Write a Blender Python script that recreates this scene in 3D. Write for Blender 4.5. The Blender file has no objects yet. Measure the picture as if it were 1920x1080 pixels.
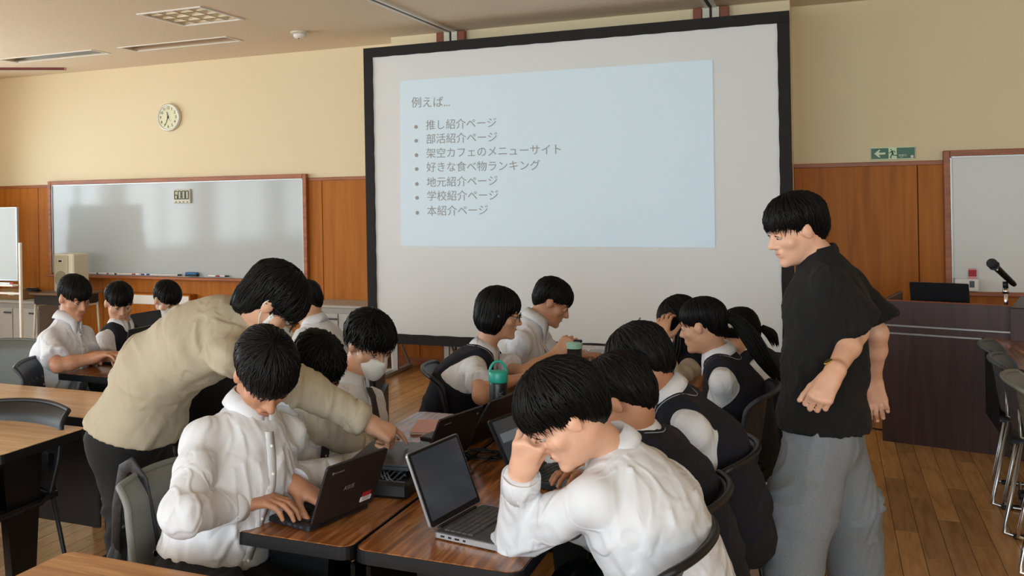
import bpy, bmesh, math, random
import numpy as np
from mathutils import Vector, Matrix
random.seed(7); rng = np.random.default_rng(7)
sc = bpy.context.scene
COL = sc.collection

# ------------------------------------------------------------------ camera
YAW, ROLL, FPX, CX, CY, HC = 0.4247, -0.0179, 1778.0, 750.0, 367.0, 1.61
def cam_axes():
    c, s = math.cos(YAW), math.sin(YAW)
    fwd = np.array([-s, c, 0.0]); right = np.array([c, s, 0.0]); up = np.array([0, 0, 1.0])
    r = math.cos(ROLL)*right + math.sin(ROLL)*up
    u = -math.sin(ROLL)*right + math.cos(ROLL)*up
    return r, u, fwd
CR, CU, CW = cam_axes()
CO = np.array([0, 0, HC])
def ray(x, y): return CW + (x-CX)/FPX*CR - (y-CY)/FPX*CU
def onz(x, y, z): d = ray(x, y); return CO + (z-HC)/d[2]*d        # point at height z
def ony(x, y, Y): d = ray(x, y); return CO + Y/d[1]*d              # point on a wall plane Y
def at(x, y, D): return CO + D*ray(x, y)                           # point at depth D
cam = bpy.data.cameras.new('camera'); camo = bpy.data.objects.new('camera', cam); COL.objects.link(camo)
cam.sensor_width = 36; cam.lens = 36*FPX/1920
cam.shift_x = (960-CX)/1920; cam.shift_y = (CY-540)/1920
cam.clip_start = .05
m = Matrix(((CR[0], CU[0], -CW[0], 0), (CR[1], CU[1], -CW[1], 0), (CR[2], CU[2], -CW[2], HC), (0, 0, 0, 1)))
camo.matrix_world = m
sc.camera = camo

# ------------------------------------------------------------------ room sizes
XL, XR, YS, ZC = -9.25, 4.6, -3.2, 3.12            # left wall, right wall, wall behind the camera, ceiling
YM = float(onz(745, 684, 0)[1])                     # middle bay of the front wall
YF = YM*1.04                                        # front wall left and right of it
XM0, XM1 = float(ony(733, 75, YM)[0]), float(ony(1484, 200, YM)[0])

# ------------------------------------------------------------------ world, sun, daylight through the windows, exposure
w = bpy.data.worlds.new('sky'); sc.world = w; w.use_nodes = True
nt = w.node_tree; bg = nt.nodes['Background']
tc = nt.nodes.new('ShaderNodeTexCoord'); sx = nt.nodes.new('ShaderNodeSeparateXYZ'); cr = nt.nodes.new('ShaderNodeValToRGB')
nt.links.new(tc.outputs['Generated'], sx.inputs[0]); nt.links.new(sx.outputs['Z'], cr.inputs[0]); nt.links.new(cr.outputs[0], bg.inputs[0])
cr.color_ramp.elements[0].color = (.86, .93, 1, 1); cr.color_ramp.elements[0].position = 0
cr.color_ramp.elements[1].color = (.45, .66, 1, 1); cr.color_ramp.elements[1].position = .9
bg.inputs[1].default_value = 2.2
def sun_lamp():
    l = bpy.data.lights.new('sun', 'SUN'); l.energy = 10; l.angle = math.radians(.6); l.color = (1, .93, .82)
    o = bpy.data.objects.new('sun', l); COL.objects.link(o)
    o.rotation_euler = Vector((.62, -.30, -.72)).to_track_quat('-Z', 'Y').to_euler()
sun_lamp()
def window_light(name, loc, rot, sx_, sy_, power, col):
    l = bpy.data.lights.new(name, 'AREA'); l.shape = 'RECTANGLE'; l.size = sx_; l.size_y = sy_; l.energy = power; l.color = col
    o = bpy.data.objects.new(name, l); COL.objects.link(o); o.location = loc; o.rotation_euler = rot
WIN_L = [(-2.3, -.5), (-.1, 1.7), (2.1, 3.9), (4.3, 6.1), (6.4, 7.6)]   # y ranges of the windows in the left wall
WIN_S = [(-7.6, -5.6), (-5.2, -3.2), (-2.8, -.8), (-.4, 1.6), (2.0, 4.0)]   # x ranges of the windows behind the camera
WZ0, WZ1 = .85, 2.55
for a, b in WIN_L:
    window_light('daylight_left', (XL-.25, (a+b)/2, (WZ0+WZ1)/2), (0, math.radians(-90), 0), WZ1-WZ0, b-a, 44*(b-a), (.80, .92, 1))
for a, b in WIN_S:
    window_light('daylight_rear', ((a+b)/2, YS-.25, (WZ0+WZ1)/2), (math.radians(90), 0, 0), b-a, WZ1-WZ0, 50*(b-a), (.82, .93, 1))
sc.view_settings.view_transform = 'Standard'; sc.view_settings.look = 'None'
sc.view_settings.gamma = 1; sc.view_settings.use_curve_mapping = False
sc.view_settings.exposure = 0.0
sc.cycles.max_bounces = 10; sc.cycles.diffuse_bounces = 6; sc.cycles.glossy_bounces = 4; sc.cycles.sample_clamp_indirect = 6
sc.cycles.use_denoising = True

# ------------------------------------------------------------------ materials
def lin(c):
    c = c/255; return c/12.92 if c <= .04045 else ((c+.055)/1.055)**2.4
def rgb(r, g, b): return (lin(r), lin(g), lin(b), 1)
MATS = {}
def mat(name, col, rough=.6, metal=0, spec=.5, noise=None, bump=None, emit=None, sheen=0, coat=0, trans=0, crease=None):
    """noise = (scale, amount, stretch xyz); bump = (scale, strength, stretch)"""
    if name in MATS: return MATS[name]
    m = bpy.data.materials.new(name); MATS[name] = m; m.use_nodes = True
    n = m.node_tree.nodes; L = m.node_tree.links; p = n['Principled BSDF']
    p.inputs['Base Color'].default_value = col; p.inputs['Roughness'].default_value = rough
    p.inputs['Metallic'].default_value = metal; p.inputs['Specular IOR Level'].default_value = spec
    if sheen: p.inputs['Sheen Weight'].default_value = sheen
    if coat: p.inputs['Coat Weight'].default_value = coat; p.inputs['Coat Roughness'].default_value = .1
    if trans: p.inputs['Transmission Weight'].default_value = trans
    if emit: p.inputs['Emission Color'].default_value = emit[0]; p.inputs['Emission Strength'].default_value = emit[1]
    def nz(scale, st, detail=4):
        t = n.new('ShaderNodeTexCoord'); mp = n.new('ShaderNodeMapping'); mp.inputs['Scale'].default_value = st
        x = n.new('ShaderNodeTexNoise'); x.inputs['Scale'].default_value = scale; x.inputs['Detail'].default_value = detail
        L.new(t.outputs['Object'], mp.inputs[0]); L.new(mp.outputs[0], x.inputs['Vector']); return x
    if noise:
        x = nz(noise[0], noise[2] if len(noise) > 2 else (1, 1, 1))
        r = n.new('ShaderNodeValToRGB'); a = noise[1]
        r.color_ramp.elements[0].position = .3; r.color_ramp.elements[1].position = .7
        r.color_ramp.elements[0].color = tuple(c*(1-a) for c in col[:3])+(1,)
        r.color_ramp.elements[1].color = tuple(min(1, c*(1+a)) for c in col[:3])+(1,)
        L.new(x.outputs[0], r.inputs[0]); L.new(r.outputs[0], p.inputs['Base Color'])
    if crease:        # sharp fold lines: distance from the middle level of a warped noise
        hs = []
        for sc_, wt_, off in ((crease[0], 1., 0), (crease[0]*2.3, .4, 7)):
            x = nz(sc_, (1, .8, .55), 1.5); x.inputs['Distortion'].default_value = 1.1; x.inputs['Roughness'].default_value = .4
            a1 = n.new('ShaderNodeMath'); a1.operation = 'SUBTRACT'; a1.inputs[1].default_value = .5; L.new(x.outputs[0], a1.inputs[0])
            a2 = n.new('ShaderNodeMath'); a2.operation = 'ABSOLUTE'; L.new(a1.outputs[0], a2.inputs[0])
            a3 = n.new('ShaderNodeMapRange'); a3.interpolation_type = 'SMOOTHERSTEP'; a3.inputs['From Min'].default_value = 0; a3.inputs['From Max'].default_value = .11
            a3.inputs['To Min'].default_value = wt_; a3.inputs['To Max'].default_value = 0; L.new(a2.outputs[0], a3.inputs['Value']); hs.append(a3)
        ad = n.new('ShaderNodeMath'); ad.operation = 'ADD'; L.new(hs[0].outputs[0], ad.inputs[0]); L.new(hs[1].outputs[0], ad.inputs[1])
        b = n.new('ShaderNodeBump'); b.inputs['Strength'].default_value = crease[1]; b.inputs['Distance'].default_value = crease[2]
        L.new(ad.outputs[0], b.inputs['Height']); L.new(b.outputs[0], p.inputs['Normal'])
    if bump:
        x = nz(bump[0], bump[2] if len(bump) > 2 else (1, 1, 1), 5)
        b = n.new('ShaderNodeBump'); b.inputs['Strength'].default_value = bump[1]; b.inputs['Distance'].default_value = bump[3] if len(bump) > 3 else .01
        L.new(x.outputs[0], b.inputs['Height']); L.new(b.outputs[0], p.inputs['Normal'])
    return m
def wood(name, c0, c1, c2, rough, scale, stretch, axis_rings=False, plank=False, coat=0, contrast=1):
    m = bpy.data.materials.new(name); MATS[name] = m; m.use_nodes = True
    n = m.node_tree.nodes; L = m.node_tree.links; p = n['Principled BSDF']; p.inputs['Roughness'].default_value = rough
    p.inputs['Coat Weight'].default_value = coat; p.inputs['Coat Roughness'].default_value = .12
    t = n.new('ShaderNodeTexCoord'); mp = n.new('ShaderNodeMapping'); mp.inputs['Scale'].default_value = stretch
    oi = n.new('ShaderNodeObjectInfo'); ge = n.new('ShaderNodeNewGeometry')
    ad = n.new('ShaderNodeMath'); ad.operation = 'ADD'; L.new(oi.outputs['Random'], ad.inputs[0]); L.new(ge.outputs['Random Per Island'], ad.inputs[1])
    cb = n.new('ShaderNodeCombineXYZ'); ml = n.new('ShaderNodeMath'); ml.operation = 'MULTIPLY'; ml.inputs[1].default_value = 37.0
    L.new(ad.outputs[0], ml.inputs[0]); L.new(ml.outputs[0], cb.inputs[2]); L.new(ml.outputs[0], cb.inputs[0])
    va = n.new('ShaderNodeVectorMath'); va.operation = 'ADD'
    L.new(t.outputs['Object'], va.inputs[0]); L.new(cb.outputs[0], va.inputs[1]); L.new(va.outputs[0], mp.inputs[0])
    x = n.new('ShaderNodeTexNoise'); x.inputs['Scale'].default_value = scale; x.inputs['Detail'].default_value = 6; x.inputs['Distortion'].default_value = .6
    L.new(mp.outputs[0], x.inputs['Vector'])
    r = n.new('ShaderNodeValToRGB'); e = r.color_ramp.elements
    e[0].position = .5-.22/contrast; e[0].color = c0; e[1].position = .5+.22/contrast; e[1].color = c2
    k = e.new(.5); k.color = c1
    L.new(x.outputs[0], r.inputs[0])
    out = r.outputs[0]
    if axis_rings:
        wv = n.new('ShaderNodeTexWave'); wv.wave_type = 'RINGS'; wv.rings_direction = 'Z'
        wv.inputs['Scale'].default_value = 3.2; wv.inputs['Distortion'].default_value = 9; wv.inputs['Detail'].default_value = 3; wv.inputs['Detail Scale'].default_value = .8
        mp2 = n.new('ShaderNodeMapping'); mp2.inputs['Scale'].default_value = (7, .55, 1); mp2.inputs['Location'].default_value = (.7, .45, 0)
        L.new(t.outputs['Object'], mp2.inputs[0]); L.new(mp2.outputs[0], wv.inputs['Vector'])
        r2 = n.new('ShaderNodeValToRGB'); r2.color_ramp.elements[0].position = .35; r2.color_ramp.elements[1].position = .95
        r2.color_ramp.elements[0].color = (1, 1, 1, 1); r2.color_ramp.elements[1].color = (1.28, 1.22, 1.16, 1)
        L.new(wv.outputs[0], r2.inputs[0])
        mx = n.new('ShaderNodeMix'); mx.data_type = 'RGBA'; mx.blend_type = 'MULTIPLY'; mx.inputs[0].default_value = 1
        L.new(out, mx.inputs[6]); L.new(r2.outputs[0], mx.inputs[7]); out = mx.outputs[2]
    if plank:
        fr = n.new('ShaderNodeMath'); fr.operation = 'FRACT'; L.new(ad.outputs[0], fr.inputs[0])
        mr = n.new('ShaderNodeMapRange'); mr.inputs['To Min'].default_value = .78; mr.inputs['To Max'].default_value = 1.16
        L.new(fr.outputs[0], mr.inputs['Value'])
        mx = n.new('ShaderNodeMix'); mx.data_type = 'RGBA'; mx.blend_type = 'MULTIPLY'; mx.inputs[0].default_value = 1
        L.new(out, mx.inputs[6]); L.new(mr.outputs[0], mx.inputs[7]); out = mx.outputs[2]
    L.new(out, p.inputs['Base Color'])
    return m
M_wall = mat('cream_wall_paint', rgb(226, 211, 176), .85, bump=(260, .12))
M_ceil = mat('textured_ceiling', rgb(222, 208, 184), .95, noise=(150, .22), bump=(150, .6))
M_panel = wood('wainscot_veneer', rgb(148, 84, 22), rgb(170, 100, 30), rgb(182, 112, 38), .5, 3.0, (6, 6, .35), contrast=.8)
M_panel.node_tree.nodes['Principled BSDF'].inputs['Specular IOR Level'].default_value = .2
M_trim = wood('trim_wood', rgb(124, 66, 32), rgb(152, 86, 44), rgb(170, 100, 56), .45, 4, (.6, 6, 6))
M_floor = wood('floor_plank_wood', rgb(158, 114, 66), rgb(186, 138, 84), rgb(200, 154, 100), .26, 4, (7, .8, 1), plank=True, contrast=.8)
M_table = wood('walnut_laminate', rgb(96, 56, 28), rgb(136, 84, 44), rgb(174, 120, 74), .22, 3.2, (11, .9, 1), axis_rings=True, contrast=1.25)
M_oak = wood('oak_laminate', rgb(138, 88, 44), rgb(176, 122, 70), rgb(206, 156, 104), .34, 3.2, (14, 1, 1), contrast=1.0)
M_black = mat('black_edge_plastic', rgb(16, 16, 18), .42, spec=.35)
M_blkmetal = mat('black_painted_steel', rgb(17, 17, 19), .45, .2)
M_greymetal = mat('bluegrey_painted_steel', rgb(70, 76, 82), .45, .4)
M_chrome = mat('chrome', (.8, .8, .82, 1), .16, 1)
M_steelwire = mat('satin_steel', (.42, .42, .43, 1), .3, 1)
M_wboard = mat('whiteboard_enamel', rgb(176, 183, 184), .11, 0, .3, bump=(3, .02))
M_wboard2 = mat('matt_whiteboard', rgb(214, 218, 216), .35, 0, .3)
M_oakglare = wood('oak_laminate_with_glare', rgb(186, 148, 104), rgb(208, 170, 126), rgb(224, 190, 148), .24, 3.2, (14, 1, 1), contrast=.8)  # oak laminate again, lightened: glare on the left tables put into the colour
M_white = mat('white_plastic', rgb(225, 224, 218), .4)
M_cream = mat('cream_plastic', rgb(205, 202, 184), .5)
M_screenfab = mat('projection_fabric', rgb(220, 224, 224), .8)
M_screenblk = mat('black_velour_border', rgb(20, 19, 20), .8, noise=(20, .25))
M_skin = mat('skin', rgb(198, 150, 120), .5, noise=(22, .07))
M_skin2 = mat('tanned_skin', rgb(178, 126, 96), .5, noise=(22, .07))
M_skin3 = mat('pale_skin', rgb(216, 168, 140), .5, noise=(22, .07))
for q in (M_skin, M_skin2, M_skin3):
    q.node_tree.nodes['Principled BSDF'].inputs['Subsurface Weight'].default_value = .12
    q.node_tree.nodes['Principled BSDF'].inputs['Subsurface Radius'].default_value = (.02, .008, .004)
M_hair = mat('black_hair', rgb(9, 8, 8), .5, spec=.16, noise=(60, .3))
M_shirt = mat('white_shirt_cotton', rgb(212, 214, 218), .75, crease=(3.8, .7, .009))
M_vest = mat('navy_knit', rgb(12, 14, 26), .95, bump=(420, .3))
M_beige = mat('beige_sweatshirt', rgb(172, 160, 137), .9, crease=(3, .7, .008))
M_tee = mat('black_tee', rgb(9, 9, 10), .95, crease=(4, .9, .010))
M_blktrs = mat('black_trousers', rgb(12, 12, 14), .9, bump=(8, .5, (1, 1, 1), .02))
M_greytrs = mat('grey_twill', rgb(118, 124, 130), .9, noise=(300, .16), bump=(7, .3, (1, 1, 1), .015))
M_offwhite = mat('offwhite_cotton', rgb(192, 182, 164), .85, bump=(9, .2, (1, 1, 1), .012))
M_tie = mat('dark_tie', rgb(40, 30, 36), .6)
M_mask = mat('white_mask', rgb(222, 222, 216), .8)
M_eye = mat('eye_white', rgb(172, 162, 152), .4)
M_iris = mat('iris', rgb(30, 20, 14), .2)
M_lip = mat('lips', rgb(176, 104, 88), .5)
M_lapblk = mat('black_laptop_shell', rgb(26, 26, 29), .38)
M_lapkey = mat('black_keys', rgb(18, 18, 20), .5)
M_silver = mat('silver_laptop_shell', rgb(186, 188, 194), .3, .8)
M_graykey = mat('grey_keys', rgb(74, 75, 77), .55)
M_deck = mat('dark_grey_deck', rgb(60, 61, 63), .5)
M_lcd = mat('dim_laptop_display', rgb(22, 23, 26), .16, emit=(rgb(74, 78, 84), .35))
M_lcd2 = mat('dim_display_band', rgb(60, 64, 70), .2, emit=(rgb(120, 124, 128), .45))
M_chairblk = mat('black_chair_plastic', rgb(20, 21, 24), .45, spec=.4)
M_chairnavy = mat('navy_chair_plastic', rgb(30, 34, 46), .5)
M_chairgrey = mat('grey_chair_plastic', rgb(112, 114, 108), .5)
M_chairslate = mat('slate_chair_plastic', rgb(56, 64, 72), .45)
M_bag = mat('black_nylon', rgb(18, 18, 20), .6, bump=(10, .5, (1, 1, 1), .03))
M_podium = wood('dark_podium_veneer', rgb(42, 24, 22), rgb(56, 32, 30), rgb(68, 42, 38), .42, 3, (9, 9, .6))
M_cab = mat('grey_cabinet_steel', rgb(150, 148, 142), .5)
M_teal = mat('teal_plastic', rgb(36, 160, 140), .35)
M_green = mat('sign_green', rgb(10, 92, 56), .4)
M_signw = mat('sign_pale', rgb(214, 232, 196), .5)
M_red = mat('red_print', rgb(176, 30, 44), .5)
M_pink = mat('pink_cover', rgb(222, 150, 150), .6)
M_paper = mat('paper', rgb(232, 228, 222), .8)
M_blue = mat('blue_plastic', rgb(30, 92, 140), .45)
M_gold = mat('gold', (.83, .6, .2, 1), .25, 1)
M_ink = mat('dark_ink', rgb(18, 18, 18), .6)
M_dial = mat('clock_dial', rgb(222, 222, 190), .6)
M_lcdface = mat('timer_lcd', rgb(168, 172, 140), .4)
M_seam = mat('dark_joint', rgb(60, 34, 18), .8)
M_glass = mat('window_glass', (1, 1, 1, 1), .02, trans=1)
M_alu = mat('window_aluminium', rgb(176, 178, 178), .4, .6)
M_louver = mat('light_reflector', rgb(226, 216, 190), .5)
M_brownwood = mat('redbrown_wood', rgb(132, 66, 38), .5)
M_curtain = mat('cream_partition_desk', rgb(222, 206, 158), .6)

# ------------------------------------------------------------------ object helpers
def props(o, label=None, cat=None, group=None, kind=None):
    if label: o['label'] = label
    if cat: o['category'] = cat
    if group: o['group'] = group
    if kind: o['kind'] = kind
    return o
def thing(name, label, cat, loc=(0, 0, 0), rz=0, group=None):
    o = bpy.data.objects.new(name, None); COL.objects.link(o); o.empty_display_size = .05
    o.location = Vector([float(v) for v in loc]); o.rotation_euler = (0, 0, rz)
    return props(o, label, cat, group)
class MB:
    def __init__(s): s.v = []; s.f = []
    def add(s, vs, fs):
        k = len(s.v); s.v += [tuple(float(c) for c in q) for q in vs]; s.f += [tuple(i+k for i in f) for f in fs]; return s
    def box(s, c, size, R=None, bev=0):
        hx, hy, hz = size[0]/2, size[1]/2, size[2]/2
        if bev:
            b = min(bev, hx*.9, hy*.9, hz*.9); vs = []; fs = []
            for sx_ in (-1, 1):
                for sy_ in (-1, 1):
                    for sz_ in (-1, 1):
                        vs += [(sx_*hx, sy_*(hy-b), sz_*(hz-b)), (sx_*(hx-b), sy_*hy, sz_*(hz-b)), (sx_*(hx-b), sy_*(hy-b), sz_*hz)]
            def I(a, b_, c_, k): return ((a > 0)*4+(b_ > 0)*2+(c_ > 0))*3+k
            for sg in (-1, 1):
                fs.append([I(sg, -1, -1, 0), I(sg, 1, -1, 0), I(sg, 1, 1, 0), I(sg, -1, 1, 0)][::sg])
                fs.append([I(-1, sg, -1, 1), I(-1, sg, 1, 1), I(1, sg, 1, 1), I(1, sg, -1, 1)][::sg])
                fs.append([I(-1, -1, sg, 2), I(1, -1, sg, 2), I(1, 1, sg, 2), I(-1, 1, sg, 2)][::sg])
            for a in (-1, 1):
                for b_ in (-1, 1):
                    fs.append([I(a, b_, -1, 0), I(a, b_, -1, 1), I(a, b_, 1, 1), I(a, b_, 1, 0)][::-a*b_])
                    fs.append([I(a, -1, b_, 0), I(a, 1, b_, 0), I(a, 1, b_, 2), I(a, -1, b_, 2)][::-a*b_])
                    fs.append([I(-1, a, b_, 1), I(-1, a, b_, 2), I(1, a, b_, 2), I(1, a, b_, 1)][::-a*b_])
                    for c_ in (-1, 1):
                        fs.append([I(a, b_, c_, 0), I(a, b_, c_, 1), I(a, b_, c_, 2)][::a*b_*c_])
        else:
            vs = [(x*hx, y*hy, z*hz) for x in (-1, 1) for y in (-1, 1) for z in (-1, 1)]
            fs = [(0, 1, 3, 2), (4, 6, 7, 5), (0, 4, 5, 1), (2, 3, 7, 6), (0, 2, 6, 4), (1, 5, 7, 3)]
        vs = [Vector(q) for q in vs]
        if R is not None: vs = [R @ q for q in vs]
        return s.add([(q[0]+c[0], q[1]+c[1], q[2]+c[2]) for q in vs], [tuple(f) for f in fs])
    def tube(s, path, r, n=8, closed=False, caps=True, flat=None):
        P = [np.array(p, float) for p in path]; N = len(P); rs = r if hasattr(r, '__len__') else [r]*N
        vs = []; prev = None
        for i, p in enumerate(P):
            a = P[(i-1) % N] if (closed or i > 0) else p; b = P[(i+1) % N] if (closed or i < N-1) else p
            t = b-a; t /= (np.linalg.norm(t)+1e-12)
            if prev is None:
                q = np.array([0, 0, 1.]) if abs(t[2]) < .9 else np.array([1., 0, 0])
                x = np.cross(t, q)
            else: x = prev-t*(prev@t)
            x /= np.linalg.norm(x)+1e-12; prev = x; y = np.cross(t, x)
            for k in range(n):
                an = 2*math.pi*k/n; vs.append(p+rs[i]*(math.cos(an)*x+math.sin(an)*y*(flat or 1)))
        fs = []
        for i in range(N if closed else N-1):
            for k in range(n):
                a = i*n+k; b = i*n+(k+1) % n; c = ((i+1) % N)*n+(k+1) % n; d = ((i+1) % N)*n+k
                fs.append((a, b, c, d))
        if caps and not closed:
            fs.append(tuple(range(n-1, -1, -1))); fs.append(tuple((N-1)*n+k for k in range(n)))
        return s.add(vs, fs)
    def cyl(s, a, b, r0, r1=None, n=16): return s.tube([a, b], [r0, r0 if r1 is None else r1], n)
    def lathe(s, prof, c=(0, 0, 0), n=24, R=None):
        vs = []; fs = []
        for r, z in prof:
            for k in range(n):
                an = 2*math.pi*k/n; q = Vector((r*math.cos(an), r*math.sin(an), z))
                if R is not None: q = R @ q
                vs.append((q[0]+c[0], q[1]+c[1], q[2]+c[2]))
        m_ = len(prof)
        for i in range(m_-1):
            for k in range(n): fs.append((i*n+k, i*n+(k+1) % n, (i+1)*n+(k+1) % n, (i+1)*n+k))
        fs.append(tuple(range(n-1, -1, -1))); fs.append(tuple((m_-1)*n+k for k in range(n)))
        return s.add(vs, fs)
    def prism(s, poly, z0, z1, fn=None):
        """extrude a 2D polygon (ccw); fn maps (x, y, z)"""
        n = len(poly); fn = fn or (lambda x, y, z: (x, y, z))
        vs = [fn(x, y, z0) for x, y in poly]+[fn(x, y, z1) for x, y in poly]
        fs = [tuple(range(n-1, -1, -1)), tuple(range(n, 2*n))]+[(i, (i+1) % n, n+(i+1) % n, n+i) for i in range(n)]
        return s.add(vs, fs)
    def ball(s, c, r, n=12, m_=8, R=None):
        rr = r if hasattr(r, '__len__') else (r, r, r)
        vs = []; fs = []
        for i in range(1, m_):
            th = math.pi*i/m_
            for k in range(n):
                ph = 2*math.pi*k/n; q = Vector((rr[0]*math.sin(th)*math.cos(ph), rr[1]*math.sin(th)*math.sin(ph), rr[2]*math.cos(th)))
                if R is not None: q = R @ q
                vs.append((q[0]+c[0], q[1]+c[1], q[2]+c[2]))
        for i in range(m_-2):
            for k in range(n): fs.append((i*n+k, (i+1)*n+k, (i+1)*n+(k+1) % n, i*n+(k+1) % n))
        top = Vector((0, 0, rr[2])); bot = Vector((0, 0, -rr[2]))
        if R is not None: top = R @ top; bot = R @ bot
        a = len(vs); vs.append((top[0]+c[0], top[1]+c[1], top[2]+c[2])); vs.append((bot[0]+c[0], bot[1]+c[1], bot[2]+c[2]))
        for k in range(n):
            fs.append((a, k, (k+1) % n)); fs.append((a+1, (m_-2)*n+(k+1) % n, (m_-2)*n+k))
        return s.add(vs, fs)
    def build(s, name, m_, parent=None, smooth=False, world=False, **kw):
        me = bpy.data.meshes.new(name)
        vs = s.v
        if world and parent is not None:
            l = parent.location; vs = [(a-l[0], b-l[1], c-l[2]) for a, b, c in vs]
        me.from_pydata(vs, [], s.f); me.materials.append(m_)
        if smooth: me.polygons.foreach_set('use_smooth', [True]*len(me.polygons))
        o = bpy.data.objects.new(name, me); COL.objects.link(o); o.parent = parent
        return props(o, **kw)
def np_mesh(name, V, F, m_, parent=None, smooth=True, world=True, **kw):
    me = bpy.data.meshes.new(name)
    V = np.asarray(V, float)
    if world and parent is not None: V = V-np.array(parent.location)
    F = np.asarray(F, np.int32); k = F.shape[1]
    me.vertices.add(len(V)); me.vertices.foreach_set('co', V.astype(np.float32).ravel())
    me.loops.add(F.size); me.loops.foreach_set('vertex_index', F.ravel())
    me.polygons.add(len(F)); me.polygons.foreach_set('loop_start', np.arange(len(F), dtype=np.int32)*k)
    me.polygons.foreach_set('loop_total', np.full(len(F), k, np.int32))
    me.update(calc_edges=True); me.materials.append(m_)
    if smooth: me.polygons.foreach_set('use_smooth', np.ones(len(F), bool))
    o = bpy.data.objects.new(name, me); COL.objects.link(o); o.parent = parent
    return props(o, **kw)
def bevel(o, wdt, seg=2, ang=.6):
    md = o.modifiers.new('bevel', 'BEVEL'); md.width = wdt; md.segments = seg; md.limit_method = 'ANGLE'; md.angle_limit = ang; return o
def rrect(wx, wy, r, n=5):
    out = []
    for cx, cy, a0 in ((wx/2-r, wy/2-r, 0), (-wx/2+r, wy/2-r, 90), (-wx/2+r, -wy/2+r, 180), (wx/2-r, -wy/2+r, 270)):
        for i in range(n+1):
            a = math.radians(a0+90*i/n); out.append((cx+r*math.cos(a), cy+r*math.sin(a)))
    return out
def copy_tree(o, parent=None):
    c = o.copy(); COL.objects.link(c); c.parent = parent
    for ch in list(o.children): copy_tree(ch, c)
    return c
def text(name, s_, size, M, m_, parent, ext=.0006, align='LEFT', width=None, **kw):
    cu = bpy.data.curves.new(name, 'FONT'); cu.body = s_; cu.size = size; cu.extrude = ext; cu.align_x = align; cu.align_y = 'CENTER'
    cu.resolution_u = 3
    tmp = bpy.data.objects.new(name, cu); COL.objects.link(tmp)
    bpy.context.view_layer.update()
    me = bpy.data.meshes.new_from_object(tmp.evaluated_get(bpy.context.evaluated_depsgraph_get())); me.materials.clear(); me.materials.append(m_)
    if width:
        dx = max(tmp.dimensions[0], 1e-6); k = width/dx; M = M @ Matrix.Diagonal((k, k, 1, 1))
    bpy.data.objects.remove(tmp)
    o = bpy.data.objects.new(name, me); COL.objects.link(o); o.parent = parent; o.matrix_local = M
    return props(o, **kw)
# ================================================================== THE ROOM
def structure(name, mb, m_, parent=None, **kw):
    o = mb.build(name, m_, parent, **kw)
    if parent is None: o['kind'] = 'structure'
    return o
# floor: slab, planks one by one where the photograph shows them, the rest joined
fl = structure('floor', MB().box(((XL+XR)/2, (YS+YF)/2, -.06), (XR-XL+.4, YF-YS+.4, .10)), M_seam)
PW, PL = .098, .90
pm = MB().box((0, 0, -.006), (PW-.0022, PL-.0022, .012), bev=.0012)
def proj(P):
    q = np.asarray(P, float)-CO; z = q@CW; return CX+FPX*(q@CR)/z, CY-FPX*(q@CU)/z, z
cand = []; rest = MB()
for i in range(int((XR-XL)/PW)+1):
    off = (i*.37) % 1*PL
    for j in range(int((YF-YS)/PL)+2):
        x = XL+PW*(i+.5); y = YS+PL*j-off+PL/2
        if x > XR or y > YF+.3 or y < YS-.3: continue
        px, py, z = proj((x, y, 0)) if (np.array([x, y, 0])-CO)@CW > .5 else (-999, 0, 0)
        vis = z > 0 and ((1380 < px < 1990 and 690 < py < 1150) or (690 < px < 880 and 680 < py < 830) or (120 < px < 240 and 930 < py < 1060))
        (cand if vis else []).append((z, x, y)) if vis else rest.box((x, y, -.006), (PW-.0022, PL-.0022, .012))
cand.sort()
first = None
for k, (z, x, y) in enumerate(cand):
    if k >= 290: rest.box((x, y, -.006), (PW-.0022, PL-.0022, .012)); continue
    if first is None: o = first = pm.build('plank', M_floor, fl)
    else: o = first.copy(); COL.objects.link(o)
    o.location = (x, y, 0)
rest.build('plank', M_floor, fl, kind='stuff')
CEIL = structure('ceiling', MB().box(((XL+XR)/2, (YS+YF)/2, ZC+.05), (XR-XL+.4, YF-YS+.4, .10)), M_ceil)
# front wall, three bays
ZW = 1.76*1.0
zt = float(ony(640, 337, YF)[2])                    # top of the wainscot
wl = structure('wall_front', MB().box(((XL+XM0)/2-.1, YF+.10, ZC/2), (XM0-XL+.2, .2, ZC)), M_wall)
wm = structure('wall_front_middle', MB().box(((XM0+XM1)/2, YM+.3, ZC/2), (XM1-XM0, .6, ZC)), M_wall)
wr = structure('wall_front_right', MB().box(((XR+XM1)/2, YF+.10, ZC/2), (XR-XM1, .2, ZC)), M_wall)
def panels(parent, xs, Y, z0, z1):
    for a, b in zip(xs[:-1], xs[1:]):
        MB().box(((a+b)/2, Y-.008, (z0+z1)/2), (b-a-.006, .016, z1-z0), bev=.002).build('panel', M_panel, parent)
xa, xb = float(ony(75, 450, YF)[0]), float(ony(607, 450, YF)[0])
xs = [XL, xa]; st = (xb-xa)/4
xs += [xa+st, xa+2*st, xa+3*st, xb, XM0+.0]
MB().box(((XL+XM0)/2, YF-.001, zt/2), (XM0-XL, .004, zt)).build('joint_backing', M_seam, wl)
panels(wl, xs, YF-.003, .08, zt)
xc = float(ony(1722, 450, YF)[0])
MB().box(((XR+XM1)/2, YF-.001, zt/2), (XR-XM1, .004, zt)).build('joint_backing', M_seam, wr)
panels(wr, [XM1, xc, xc+.9, xc+1.8, xc+2.7, XR], YF-.003, .08, zt)
MB().box(((XM0+XM1)/2, YM-.001, zt/2), (XM1-XM0, .004, zt)).build('joint_backing', M_seam, wm)
nx = 14; panels(wm, [XM0+(XM1-XM0)*i/nx for i in range(nx+1)], YM-.003, .08, zt)
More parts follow.
